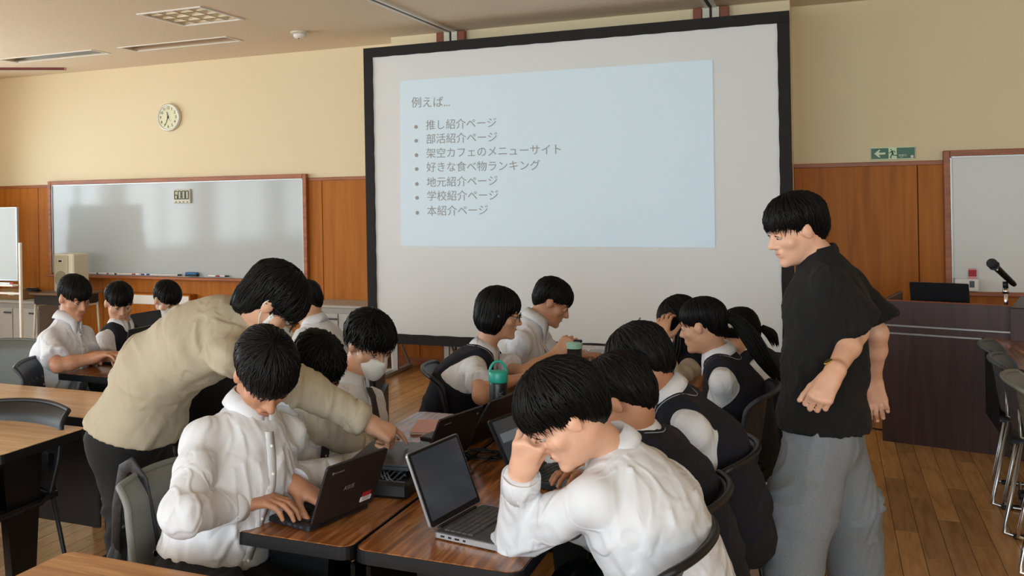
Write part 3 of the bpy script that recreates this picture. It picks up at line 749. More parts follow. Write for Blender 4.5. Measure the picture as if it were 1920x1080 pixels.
MB().box((.112, -.196, .60), (.05, .010, .02), bev=.003).build('strap_buckle', M_steelwire, t)

# ------------------------------------------------------------------ lectern with laptop and microphone
A = onz(1654, 826, 0); B = onz(1902, 858, 0)
d = (B-A); L_ = float(np.linalg.norm(d)); ang = math.atan2(d[1], d[0])
zt = float(HC+(ony(1650, 563, A[1])[2]-HC)); Hp = zt
t = thing('lectern', 'dark brown veneered lectern with two silver stripes', 'lectern', (A[0], A[1], 0), ang)
LEC = t; Lx = L_
MB().box((Lx/2, .012, Hp/2), (Lx-.01, .024, Hp)).build('front_panel', M_podium, t)
MB().box((.012, .33, Hp/2), (.024, .64, Hp-.002), bev=.003).build('side_panel', M_podium, t)
MB().box((Lx+.05, .30, Hp/2), (.11, .72, Hp), bev=.006).build('side_column', M_podium, t)
MB().box((Lx/2, .34, Hp-.142), (Lx-.03, .64, .026), bev=.004).build('top', M_podium, t)
MB().box((Lx/2, .012, Hp+.003), (Lx-.01, .026, .006), bev=.002).build('edge_strip', M_brownwood, t)
z1 = float(ony(1780, 613, A[1])[2]); z2 = float(ony(1780, 628, A[1])[2])
for z_ in (z1, z2): MB().box((Lx/2, -.002, z_), (Lx-.01, .008, .011), bev=.002).build('silver_stripe', M_silver, t)
MB().box((Lx/2, .62, .4), (Lx-.04, .02, .78)).build('rear_shelf', M_podium, t)

# ------------------------------------------------------------------ laptops
def make_laptop(lab, hx, hy, z, face_deg, W=.29, D_=.20, H_=.185, open_deg=112, shell=None, keym=None, deck=None, screen=None, group='laptops of the students', marks=None, band=False, name='laptop'):
    """hinge middle at (hx, hy); the user sits on the side face_deg"""
    shell = shell or M_lapblk; keym = keym or M_lapkey; deck = deck or M_lapblk; screen = screen or M_lcd
    t = thing(name, lab, 'laptop', (hx, hy, z), D2(face_deg+90), group)       # local -Y points to the user
    MB().prism(rrect(W, D_, .012), .003, .017, lambda x, y, z_: (x, y-D_/2, z_)).build('base', shell, t)
    MB().prism(rrect(W-.012, D_-.012, .008), .0165, .0182, lambda x, y, z_: (x, y-D_/2, z_)).build('deck', deck, t)
    for sx_ in (-1, 1):
        for yy in (-.03, -D_+.03): MB().lathe([(.008, 0), (.007, .004)], c=(sx_*(W/2-.03), yy, 0), n=8).build('foot', M_black, t)
    kb = MB(); nc = 14; kw = (W-.045)/nc
    for r_ in range(5):
        for c_ in range(nc):
            if r_ == 4 and 4 <= c_ <= 8:
                if c_ == 4: kb.box((-W/2+.0225+kw*(6.5), -.030-.0175*r_, .0193), (kw*5*.92, .0145, .0035))
                continue
            kb.box((-W/2+.0225+kw*(c_+.5), -.030-.0175*r_, .0193), (kw*.84, .0145, .0035))
    kb.build('keyboard', keym, t, kind='stuff')
    MB().box((0, -D_+.040, .0186), (.095, .058, .0012)).build('trackpad', mat('trackpad', rgb(40, 41, 44), .3) if shell is M_lapblk else mat('trackpad2', rgb(86, 87, 88), .35), t)
    MB().cyl((-W*.36, .002, .016), (W*.36, .002, .016), .0065, n=10).build('hinge', M_black, t)
    pr = MB()
    for k, w_ in enumerate((.012, .010, .014, .008)): pr.box((W/2-.0005 if marks == 'A' else -W/2+.0005, -.03-.022*k, .010), (.002, w_, .005))
    pr.build('ports', M_ink if shell is M_silver else M_greymetal, t, kind='stuff')
    # lid, turned about the hinge
    R = Matrix.Translation((0, .002, .018)) @ Matrix.Rotation(D2(90-open_deg), 4, 'X')  # local z up the lid; screen faces -Y
    def lidobj(mb, nm, m__, **k): o = mb.build(nm, m__, t, **k); o.matrix_local = R; return o
    lidobj(MB().prism(rrect(W, H_, .010), 0, .007, lambda x, y, z_: (x, z_, y+H_/2+.004)), 'lid', shell)
    lidobj(MB().prism(rrect(W-.006, H_-.006, .008), -.0012, .0, lambda x, y, z_: (x, z_, y+H_/2+.004)), 'bezel', M_black)
    lidobj(MB().box((0, -.0016, H_/2+.008), (W-.026, .001, H_-.028)), 'display', screen)
    if band:
        lidobj(MB().box((0, -.0023, H_*.66), (W-.05, .0008, .030)), 'display_band', M_lcd2)
        lidobj(MB().lathe([(.03, 0), (.03, .0008)], c=(.05, -.0022, .035), n=16, R=RX), 'display_figure', M_ink)
    if marks in ('A', 'D'):
        BK = Matrix.Rotation(math.pi, 4, 'Z') @ TR
        o = lidobj(MB().lathe([(.0045, 0), (.0045, .001)], c=(-W/2+.03 if marks == 'D' else W/2-.030, .0085, H_-.020), n=16, R=RX), 'emblem', M_silver)
        text('lettering', 'chromebook', .0075, R @ Matrix.Translation((W/2-.037, .0075, H_-.021)) @ BK, M_silver, t, ext=.0003)
    if marks == 'A':
        text('lettering', 'ASUS', .019, R @ Matrix.Translation((0.008, .0075, H_*.52)) @ BK, M_silver, t, ext=.0003, align='CENTER')
        lidobj(MB().box((-W/2+.042, .0078, .046), (.036, .0012, .014)), 'red_sticker', M_red)
        lidobj(MB().box((-W/2+.042, .0078, .031), (.046, .0012, .015)), 'white_sticker', M_paper)
        for k in range(3): lidobj(MB().box((-W/2+.042, .0086, .036-.004*k), (.034-.008*(k == 2), .0006, .0012)), 'sticker_print', M_ink)
    return t
def lap_px(lab, near, far, face, **kw):
    a = onz(*near, TH+.012); b = onz(*far, TH+.012); W_ = kw.get('W', .29)
    d = (b-a)[:2]; d = d/np.linalg.norm(d); c = a[:2]+d*W_/2
    return make_laptop(lab, float(c[0]), float(c[1]), TH+.0005, face if face is not None else 0, **kw)
LAP = {}
LAP['A'] = lap_px('black laptop with red and white sticker on its lid, near the table end', (573, 990), (689, 950), 166, W=.255, D_=.215, H_=.18, open_deg=111, marks='A')
LAP['B'] = lap_px('silver edged open laptop beside the resting elbow in front', (801, 998), (911, 952), -10, W=.265, D_=.225, H_=.205, open_deg=112, shell=M_silver, keym=M_graykey, deck=M_deck)
LAP['C'] = lap_px('black laptop with grey banded display behind the hand held face', (976, 902), (1022, 868), -14, W=.29, D_=.20, H_=.185, open_deg=118, band=True)
LAP['D'] = lap_px('black laptop whose lid back the pointing finger touches', (792, 878), (858, 850), 166, W=.26, D_=.19, H_=.175, open_deg=114, marks='D')
LAP['E'] = lap_px('black laptop with pale keys in front of the black water bottle', (893, 838), (928, 796), 168, W=.27, D_=.20, H_=.19, open_deg=122, keym=mat('pale_keys', rgb(150, 152, 150), .5), deck=mat('pale_deck', rgb(60, 62, 62), .5))
LAP['F'] = lap_px('black laptop mostly hidden by the chin of the boy in front', (1040, 845), (1072, 822), -14, W=.28, D_=.20, H_=.17, open_deg=150)
a = onz(186, 682, TH)
make_laptop('dark laptop under the hands of the boy in short sleeves', float(a[0])+.20, float(a[1])+.12, TH+.0005, 178, W=.29, open_deg=100)
a = onz(236, 655, TH)
LAP['V'] = make_laptop('black laptop of the far left student in a vest', float(a[0])+.02, float(a[1])+.20, TH+.0005, 176, W=.27, open_deg=78)
a = onz(1132, 672, TH)
make_laptop('pale laptop tilted open before the boy in the white shirt', float(a[0])+.10, float(a[1])+.05, TH+.0005, 186, W=.29, D_=.2, H_=.2, open_deg=112, keym=mat('pale_keys', rgb(150, 152, 150), .5), deck=M_cab, screen=mat('pale_display', rgb(120, 122, 122), .25, emit=(rgb(160, 162, 160), .3)))
# laptop on the lectern
def on_lec(px, D0, z): return ony(px, 560, D0)
q = ony(1762, 564, A[1]+.26)
make_laptop('black laptop standing open on the dark lectern', float(q[0]), float(A[1]+.20), Hp-.128, math.degrees(ang)+90, W=.33, D_=.22, H_=.225, open_deg=108, group='laptop on the lectern')
# microphone on the lectern
q = ony(1886, 562, A[1]+.22); zz = Hp-.127
t = thing('microphone', 'black microphone on a chrome stand on the lectern', 'microphone', (q[0], A[1]+.22, zz))
MB().lathe([(.065, 0), (.065, .008), (.02, .016)], n=24).build('stand_base', M_blkmetal, t, smooth=False)
e = ony(1885, 528, A[1]+.22)-np.array([q[0], A[1]+.22, zz]); hd = ony(1860, 494, A[1]+.10)-np.array([q[0], A[1]+.22, zz]); tl = ony(1902, 534, A[1]+.28)-np.array([q[0], A[1]+.22, zz])
MB().tube([(0, 0, .012), (0, 0, e[2]-.035)], .011, 12).build('stand_tube', M_chrome, t, smooth=True)
MB().tube([(0, 0, e[2]-.075), (0, 0, e[2]-.045)], .018, 12).build('stand_collar', M_chrome, t, smooth=True)
MB().tube([(0, 0, e[2]-.04), e], [.016, .015], 10).build('clip', M_black, t, smooth=True)
dr = hd-tl; dr /= np.linalg.norm(dr)
MB().tube([tl, tl+dr*.02, hd-dr*.045, hd-dr*.03], [.014, .017, .021, .026], 14).build('handle', M_black, t, smooth=True)
MB().ball(hd, .031, 16, 12).build('grille', mat('mic_grille', rgb(52, 54, 58), .45, .5, bump=(600, .6)), t, smooth=True)
q1 = hd-dr*.028; RQ = Vector(dr).to_track_quat('Z', 'Y').to_matrix()
MB().lathe([(.030, -.004), (.032, 0), (.030, .004)], c=q1, n=20, R=RQ).build('ring', M_greymetal, t)
MB().box(hd-dr*.055+np.array([0, -.02, -.008]), (.010, .008, .014), bev=.002).build('switch', M_white, t)
# little box and red card standing in the tray of the right whiteboard
q = ony(1812, 548, YB-.07)
t = thing('storage_box', 'small white box in the tray of the right whiteboard', 'box', (q[0], YB-.06, trz+.011))
for s_ in (-1, 1): MB().box((s_*.075, 0, .045), (.006, .07, .09)).build('side', M_white, t)
for s_ in (-1, 1): MB().box((0, s_*.033, .045), (.146, .005, .09)).build('side', M_white, t)
MB().box((0, 0, .003), (.144, .06, .006)).build('bottom', M_white, t)
MB().box((.035, -.0365, .05), (.034, .001, .05)).build('label_card', M_greymetal, t)
t = thing('card', 'red printed card sticking out of the small white box', 'card', (q[0]+.045, YB-.045, trz+.06), .1)
MB().box((0, 0, .06), (.052, .003, .12)).build('sheet', mat('pink_card', rgb(224, 160, 166), .6), t)
MB().box((0, -.0022, .082), (.054, .002, .05)).build('red_field', M_red, t)
# cable on the floor by the lectern
t = thing('floor_cable', 'dark cable curling on the floor behind the standing man', 'cable', (0, 0, 0))
MB().tube([onz(1600, 792, .006), onz(1618, 797, .006), onz(1640, 804, .006), onz(1656, 806, .006), onz(1668, 800, .006)], .005, 8).build('wire', M_black, t, smooth=True)
MB().tube([onz(1612, 777, .006), onz(1632, 775, .006), onz(1650, 772, .006)], .006, 8).build('wire', M_cream, t, smooth=True)

# ------------------------------------------------------------------ left background: portable board, cabinet, desk with speaker
q = ony(33, 388, YF-1.05); q2 = ony(33, 527, YF-1.05)
t = thing('portable_whiteboard', 'portable whiteboard on a white stand at the left edge', 'whiteboard', (q[0]-.6, YF-1.05, 0)); zc = (q[2]+q2[2])/2; hh = q[2]-q2[2]
MB().box((0, 0, zc), (1.19, .02, hh-.02)).build('board', M_wboard, t)
for s_ in (-1, 1): MB().box((s_*.593, 0, zc), (.014, .03, hh), bev=.003).build('frame_upright', M_alu, t); MB().box((0, 0, zc+s_*(hh/2-.007)), (1.172, .03, .014), bev=.003).build('frame_rail', M_alu, t)
pt = ony(37, 455, YF-1.05)[2]
for s_ in (-1, 1):
    MB().box((s_*.625, 0, pt/2+.02), (.03, .035, pt-.04), bev=.006).build('post', M_white, t)
    MB().box((s_*.625, 0, .05), (.04, .55, .035), bev=.006).build('foot', M_white, t)
    for y__ in (-.24, .24): MB().lathe([(.024, 0), (.028, .012), (.024, .032)], c=(s_*.625, y__, 0), n=12).build('caster', M_black, t)
tz = ony(20, 535, YF-1.1)[2]
MB().box((0, -.05, tz), (1.2, .08, .02), bev=.004).build('pen_tray', M_white, t); MB().box((0, .0, tz-.09), (1.22, .03, .02)).build('cross_rail', M_white, t)
for k, (c_, px) in enumerate((((24, 24, 28), 8), ((170, 40, 36), 16))):
    g = ony(px, 534, YF-1.1); pn = thing('marker_pen', '%s pen on the portable whiteboard ledge' % ('black', 'red')[k], 'pen', (g[0], YF-1.10, tz+.020), .2, 'pens on the portable whiteboard')
    MB().cyl((-.05, 0, 0), (.05, 0, 0), .009, n=8).build('barrel', M_white, pn); MB().cyl((.02, 0, 0), (.062, 0, 0), .0105, n=8).build('cap', mat('pen_c%d' % k, rgb(*c_), .4), pn)
def cabinet(lab, x0, x1, Y, zt_, dd=.45, doors=3):
    t = thing('low_cabinet', lab, 'cabinet', ((x0+x1)/2, Y+dd/2, 0)); W = x1-x0
    MB().box((0, 0, zt_/2), (W, dd, zt_-.03), bev=.006).build('body', M_cab, t)
    MB().box((0, 0, zt_-.015), (W+.02, dd+.02, .03), bev=.008).build('top', mat('cabinet_top', rgb(168, 164, 154), .5), t)
    for k in range(doors):
        dr_ = MB().box((-W/2+W*(k+.5)/doors, -dd/2-.007, zt_/2-.02), (W/doors-.012, .014, zt_-.12), bev=.003).build('door', mat('cabinet_door', rgb(172, 170, 164), .45), t)
        MB().box((-W/2+W*(k+.5)/doors+.12, -dd/2-.022, zt_-.13), (.11, .018, .018), bev=.004).build('handle', M_greymetal, dr_)
    return t
q = ony(72, 566, YF-.55); cabinet('long grey steel cabinet behind the portable whiteboard', XL+.04, q[0], YF-.55, q[2], doors=3)
q = ony(572, 572, YF-.50); q2 = ony(700, 575, YF-.50); cabinet('grey steel cabinet under the wood wall left of the screen', q[0], q2[0], YF-.50, q2[2], doors=2)
q = ony(8, 545, YF-.6)
t = thing('carton', 'brown carton lying on the long grey cabinet', 'box', (q[0]-.05, YF-.33, ony(72, 566, YF-.55)[2]+.001)); MB().box((0, 0, .06), (.34, .25, .12), bev=.003).build('body', mat('brown_card', rgb(140, 104, 60), .8), t); MB().box((0, -.126, .07), (.1, .002, .04)).build('label_card', M_cream, t)
# school desk
q = ony(56, 549, YF-.75); zt_ = q[2]
t = thing('school_desk', 'small school desk with thin steel legs under the loudspeaker', 'desk', (q[0]+.33, YF-.55, 0))
MB().box((0, 0, zt_-.01), (.66, .45, .022), bev=.005).build('desktop', mat('desk_oak', rgb(110, 84, 56), .4), t)
MB().box((0, 0, zt_-.075), (.56, .38, .10)).build('drawer_box', M_ink, t)
for sx_ in (-1, 1):
    for sy_ in (-1, 1): MB().tube([(sx_*.27, sy_*.18, zt_-.12), (sx_*.29, sy_*.2, 0)], .0125, 8).build('leg', M_cream, t, smooth=True)
    MB().tube([(sx_*.27, -.18, zt_-.14), (sx_*.27, .18, zt_-.14)], .010, 8).build('side_bar', M_cream, t)
dx_, dy_ = t.location[0], t.location[1]
t = thing('loudspeaker', 'cream loudspeaker standing on the school desk by the whiteboard', 'speaker', (ony(124, 500, YF-.6)[0], YF-.52, zt_+.0015))
h0 = ony(124, 477, YF-.66)[2]-zt_
MB().box((0, 0, h0/2), (.285, .24, h0), bev=.012).build('cabinet_body', M_cream, t)
MB().box((-.03, -.124, h0/2), (.20, .010, h0-.03), bev=.004).build('baffle', mat('speaker_baffle', rgb(176, 172, 150), .6), t)
MB().lathe([(.086, 0), (.084, .008), (.06, .006), (.0, .002)][:3]+[(.01, .002)], c=(-.03, -.128, h0-.27), n=28, R=RX).build('woofer', mat('woofer', rgb(140, 136, 116), .7, bump=(300, .4)), t)
MB().box((-.03, -.132, h0-.075), (.075, .012, .042), bev=.006).build('horn', M_cream, t); MB().box((-.03, -.139, h0-.075), (.045, .003, .022)).build('horn_throat', M_ink, t)
t = thing('cable_coil', 'tangle of black cable lying on the school desk', 'cable', (ony(68, 545, YF-.62)[0], YF-.66, zt_+.0065)); pts = []
for k in range(60):
    a = k*.55; r_ = .045+.02*math.sin(k*1.7); pts.append((r_*1.4*math.cos(a), r_*math.sin(a), .003+.028*(k/60)+.004*math.sin(k)))
MB().tube(pts, .006, 6).build('wire', M_black, t, smooth=True)
# label rail low on the wall behind the far left students
q = ony(281, 560, YF-.14); q0 = ony(250, 560, YF-.14); q1 = ony(315, 566, YF-.14)
t = thing('wall_radiator', 'low white convector with a label on the wood wall', 'radiator', (q[0], YF-.09, 0)); W = 1.1; zt_ = ony(281, 551, YF-.16)[2]
MB().box((0, 0, zt_/2+.05), (W, .13, zt_-.1), bev=.008).build('casing', M_panel, t)
MB().box((0, -.068, zt_-.065), (W-.02, .012, .10), bev=.003).build('outlet_strip', M_white, t)
MB().box((.10, -.0755, zt_-.065), (.09, .003, .06)).build('label_card', M_paper, t)
for s_ in (-.4, .4): MB().box((s_, 0, .025), (.06, .10, .05)).build('foot', M_black, t)
# cream teacher's desk behind the masked boy
a = onz(566, 655, .70); b = onz(660, 622, .70); c = onz(560, 622, .70)
t = thing('cream_desk', 'cream topped steel desk behind the boy wearing a mask', 'desk', (float(onz(668, 640, .70)[0]-.62), float(a[1]+.30), 0))
MB().box((0, 0, .6875), (1.25, .62, .025), bev=.006).build('desktop', M_curtain, t)
MB().box((0, -.28, .40), (1.19, .02, .55), bev=.003).build('front_panel', mat('desk_steel', rgb(186, 188, 184), .5), t)
for s_ in (-1, 1): MB().box((s_*.585, 0, .34), (.03, .56, .67), bev=.004).build('side_panel', mat('desk_steel', rgb(186, 188, 184), .5), t)
# folded table standing on end, seen as a black slab
q = onz(702, 812, .0); q = at(702, 700, 4.2); 
t = thing('folded_table', 'black folded table standing upright behind the masked boy', 'table', (q[0], q[1], 0), .35)
zt_ = float(ony(702, 690, q[1])[2])
MB().box((0, 0, zt_/2+.02), (.055, .45, zt_-.04), bev=.01).build('tabletop', M_black, t)
MB().box((.036, 0, zt_/2), (.02, .34, zt_-.2)).build('folded_leg', M_blkmetal, t)
for s_ in (-1, 1): MB().lathe([(.02, 0), (.02, .04)], c=(0, s_*.17, 0), n=10).build('caster', M_black, t)
# white easel foot by the screen
q = onz(726, 702, 0)
t = thing('sign_easel', 'small white framed board leaning by the left screen leg', 'easel', (q[0]-.12, q[1]+.02, 0), .5)
for s_ in (-1, 1): MB().tube([(s_*.16, 0, .01), (s_*.14, .12, .50)], .016, 8).build('upright', M_white, t)
MB().box((0, .0, .02), (.36, .05, .03), bev=.004).build('foot_rail', M_white, t); MB().box((0, .06, .26), (.27, .012, .42), R=Matrix.Rotation(-.235, 3, 'X')).build('board', mat('maroon_board', rgb(70, 40, 38), .6), t)

# ------------------------------------------------------------------ things on the front tables
# water bottle
q = onz(936, 812, TH)
bz = TH+.0008
t = thing('water_bottle', 'black water bottle with teal lid and loop on the table', 'bottle', (q[0], q[1], bz))
BOT = t
dd_ = float((np.array([q[0], q[1], bz])-CO)@CW)
zt_ = float(at(936, 713, dd_)[2])-bz; rb = 17*dd_/FPX
MB().lathe([(rb*.94, 0), (rb, .006), (rb, zt_-.012), (rb*.9, zt_)], n=32).build('body', mat('bottle_black', rgb(16, 17, 19), .35), t, smooth=True)
lh = .035
MB().lathe([(rb*1.02, zt_-.006), (rb*1.06, zt_), (rb*1.06, zt_+lh*.9), (rb*1.0, zt_+lh), (rb*.5, zt_+lh+.002)], n=32).build('lid', M_teal, t, smooth=True)
hp = [(rb*1.0*math.cos(a)*(.96), 0, zt_+lh*.6+.052*math.sin(a)) for a in np.linspace(0, math.pi, 17)]
lp = MB().tube(hp, .0052, 8).build('carry_loop', M_teal, t, smooth=True); lp.rotation_euler = (0, 0, YAW)
Rb = Matrix.Rotation(YAW, 4, 'Z') @ Matrix.Rotation(math.radians(0), 4, 'Z')
for k, chh in enumerate('POWER'):
    text('lettering', chh, .034, Rb @ Matrix.Translation((.004, -rb-.0006, .035+.030*k)) @ TR @ Matrix.Rotation(math.pi/2, 4, 'Z'), mat('bottle_print', rgb(84, 90, 92), .5), t, ext=.0008, align='CENTER')
# dark tumbler before the far boy
q = at(1076, 645, 4.55)
t = thing('tumbler', 'black tumbler with pale green lid beside the outstretched hand', 'bottle', (q[0], q[1], TH+.0008)); h_ = float(q[2])-TH
MB().lathe([(.032, 0), (.036, .01), (.038, h_-.02)], n=24).build('body', mat('bottle_black', rgb(16, 17, 19), .35), t, smooth=True)
MB().lathe([(.040, h_-.02), (.040, h_+.004), (.03, h_+.012)], n=24).build('lid', mat('pale_green_lid', rgb(150, 196, 176), .4), t)
MB().box((.02, 0, h_+.014), (.04, .02, .014), bev=.004).build('lid_catch', M_black, t)
# pink notebooks
def nb(px, py, sz, rz, lab, z, cover):
    q = onz(px, py, z); t = thing('notebook', lab, 'notebook', (q[0], q[1], z), rz, 'notebooks at the far end of the front tables')
    MB().box((0, 0, .004), (sz[0]-.006, sz[1]-.006, .007)).build('pages', M_paper, t)
    for z_ in (.0006, .0086): MB().box((0, 0, z_), (sz[0], sz[1], .0012)).build('cover', cover, t)
    return t
nb(812, 803, (.15, .21), .25, 'pink notebook sticking out behind the pointed at laptop', TH+.001, mat('soft_pink', rgb(226, 176, 174), .6))
q = nb(872, 806, (.20, .14), .2, 'pale pink notebook under a pen behind the pale keyboard', TH+.001, mat('pale_pink', rgb(226, 196, 198), .6))
pq = q.location
t = thing('pen', 'dark pen lying on the pale pink notebook', 'pen', (pq[0], pq[1], TH+.0105+.005), .1); MB().cyl((-.06, 0, 0), (.06, 0, 0), .0045, n=8).build('barrel', M_tie, t); MB().cyl((.06, 0, 0), (.07, 0, 0), .0045, .001, 8).build('tip', M_silver, t)
# crumpled light blue cloth and white paper by the pointing hand
def crumple(name, lab, cat, px, py, sx_, sy_, h, m__, seed):
    q = onz(px, py, TH); t = thing(name, lab, cat, (q[0], q[1], TH+.001)); r = np.random.default_rng(seed); n = 14; vs = []; fs = []
    for i in range(n+1):
        for j in range(n+1):
            u = i/n-.5; v = j/n-.5; e = max(0, 1-(2*max(abs(u), abs(v)))**3)
            vs.append((u*sx_+r.normal()*.003, v*sy_+r.normal()*.003, max(.001, h*e*(.55+.45*math.sin(9*u+seed)*math.cos(8*v))+r.normal()*.003)))
    for i in range(n):
        for j in range(n): a = i*(n+1)+j; fs.append((a, a+n+1, a+n+2, a+1))
    mb = MB(); mb.add(vs, fs); o = mb.build('sheet', m__, t, smooth=True); md = o.modifiers.new('t', 'SOLIDIFY'); md.thickness = .0015; return t
crumple('cloth', 'light blue cloth crumpled on the table under the pointing hand', 'cloth', 768, 872, .13, .10, .03, mat('light_blue_cloth', rgb(150, 208, 206), .8), 3)
crumple('tissue', 'white tissue beside the light blue cloth', 'tissue', 786, 850, .07, .06, .045, M_paper, 5)
# black power pack box with cables
a = onz(705, 942, TH); b = onz(775, 938, TH)
t = thing('charger_box', 'flat black box of chargers between the two front laptops', 'box', (GX-.14, float(a[1])+.16, TH+.0008), .12)
MB().box((0, 0, .025), (.22, .26, .05), bev=.01).build('body', M_black, t)
MB().box((0, 0, .052), (.20, .24, .004)).build('tray', M_lapblk, t)
for k in range(3): MB().box((-.05+.055*k, -.02, .066), (.040, .085, .022), bev=.005).build('adapter', M_black, t)
for k in range(4):
    pts = [(-.09+.012*i, -.10+.03*math.sin(i*.9+k)+.01*k, .062+.012*math.sin(i*1.3+k*2)) for i in range(16)]
    MB().tube(pts, .003, 6).build('wire', mat('cable_grey', rgb(70, 72, 74), .4), t, smooth=True)
# a closed dark laptop on top
bq = t.location
t = thing('closed_laptop', 'closed dark laptop resting on the box of chargers', 'laptop', (bq[0]+.005, bq[1]+.03, TH+.080), .15)
MB().prism(rrect(.20, .26, .012), 0, .010).build('base', M_lapblk, t); MB().prism(rrect(.20, .26, .012), .0115, .018).build('lid', mat('dark_lid', rgb(40, 41, 44), .35), t)
# cable coil
q = onz(905, 858, TH)
t = thing('cable_coil', 'thin black cable loosely coiled on the front right table', 'cable', (q[0], q[1], TH+.004)); pts = []
for k in range(90):
    a = k*.42; r_ = .058+.012*math.sin(k*.9); pts.append((r_*1.15*math.cos(a)+.01*math.sin(k*.3), r_*.8*math.sin(a), .001+.012*abs(math.sin(k*.37))))
pts += [(.02, -.10, .001), (.03, -.2, .001), (.02, -.28, .001)]
MB().tube(pts, .0022, 6).build('wire', M_black, t, smooth=True)
# white card by laptop C
q = onz(1030, 878, TH); t = thing('paper_slip', 'small white paper slip behind the banded laptop', 'paper', (q[0], q[1], TH+.001), .3)
MB().box((0, 0, .028), (.05, .004, .055), R=Matrix.Rotation(-.2, 3, 'X')).build('sheet', M_paper, t)
# ================================================================== PEOPLE: a distance field is blended from tapering limbs and meshed as one surface
def smin(a, b, k):
    if k <= 0: return np.minimum(a, b)
    h = np.maximum(k-np.abs(a-b), 0)/k
    return np.minimum(a, b)-h*h*k*.25
def smax(a, b, k): return -smin(-a, -b, k)
def V3(*a): return np.array(a, float)
def unit(v): v = np.asarray(v, float); return v/(np.linalg.norm(v)+1e-12)
def cone(a, b, ra, rb, k=.02, wide=None, ws=1., cut0=False, cut1=False):
    a = np.asarray(a, float); b = np.asarray(b, float)
    def f(P):
        ab = b-a; L2 = ab@ab+1e-12; q = P-a; t = np.clip(q@ab/L2, 0, 1); d = q-t[:, None]*ab
        if wide is not None:
            w_ = np.asarray(wide, float); dw = d@w_; d = d-np.outer(dw*(1-1/ws), w_)
        r = np.sqrt((d*d).sum(1))-(ra+(rb-ra)*t)
        if cut0 or cut1:
            s = q@ab/math.sqrt(L2)
            if cut1: r = np.maximum(r, s-math.sqrt(L2))
            if cut0: r = np.maximum(r, -s)
        return r
    c = (a+b)/2; R = np.linalg.norm(b-a)/2+max(ra, rb)*max(1, ws)
    return (f, k, c, R)
def ell(c, rad, Rm=None, k=.02):
    c = np.asarray(c, float); rad = np.asarray(rad, float)
    def f(P):
        q = P-c
        if Rm is not None: q = q@Rm
        k0 = np.sqrt(((q/rad)**2).sum(1)); k1 = np.sqrt(((q/rad**2)**2).sum(1))+1e-9
        return k0*(k0-1)/k1
    return (f, k, c, max(rad))
def field(prims, subs=(), planes=()):
    def f(P):
        d = np.full(len(P), .5)
        for fn, k, c, R in prims:
            m_ = ((P-c)**2).sum(1) < (R+.07)**2
            if m_.any(): d[m_] = smin(d[m_], fn(P[m_]), k)
        for fn, k, c, R in subs:
            m_ = ((P-c)**2).sum(1) < (R+.07)**2
            if m_.any(): d[m_] = smax(d[m_], -fn(P[m_]), k)
        for n_, o_ in planes: d = np.maximum(d, (P-np.asarray(o_))@np.asarray(n_))
        return d
    return f
def bounds(prims, pad=.02):
    lo = np.min([c-R for _, _, c, R in prims], 0)-pad; hi = np.max([c+R for _, _, c, R in prims], 0)+pad
    return lo, hi
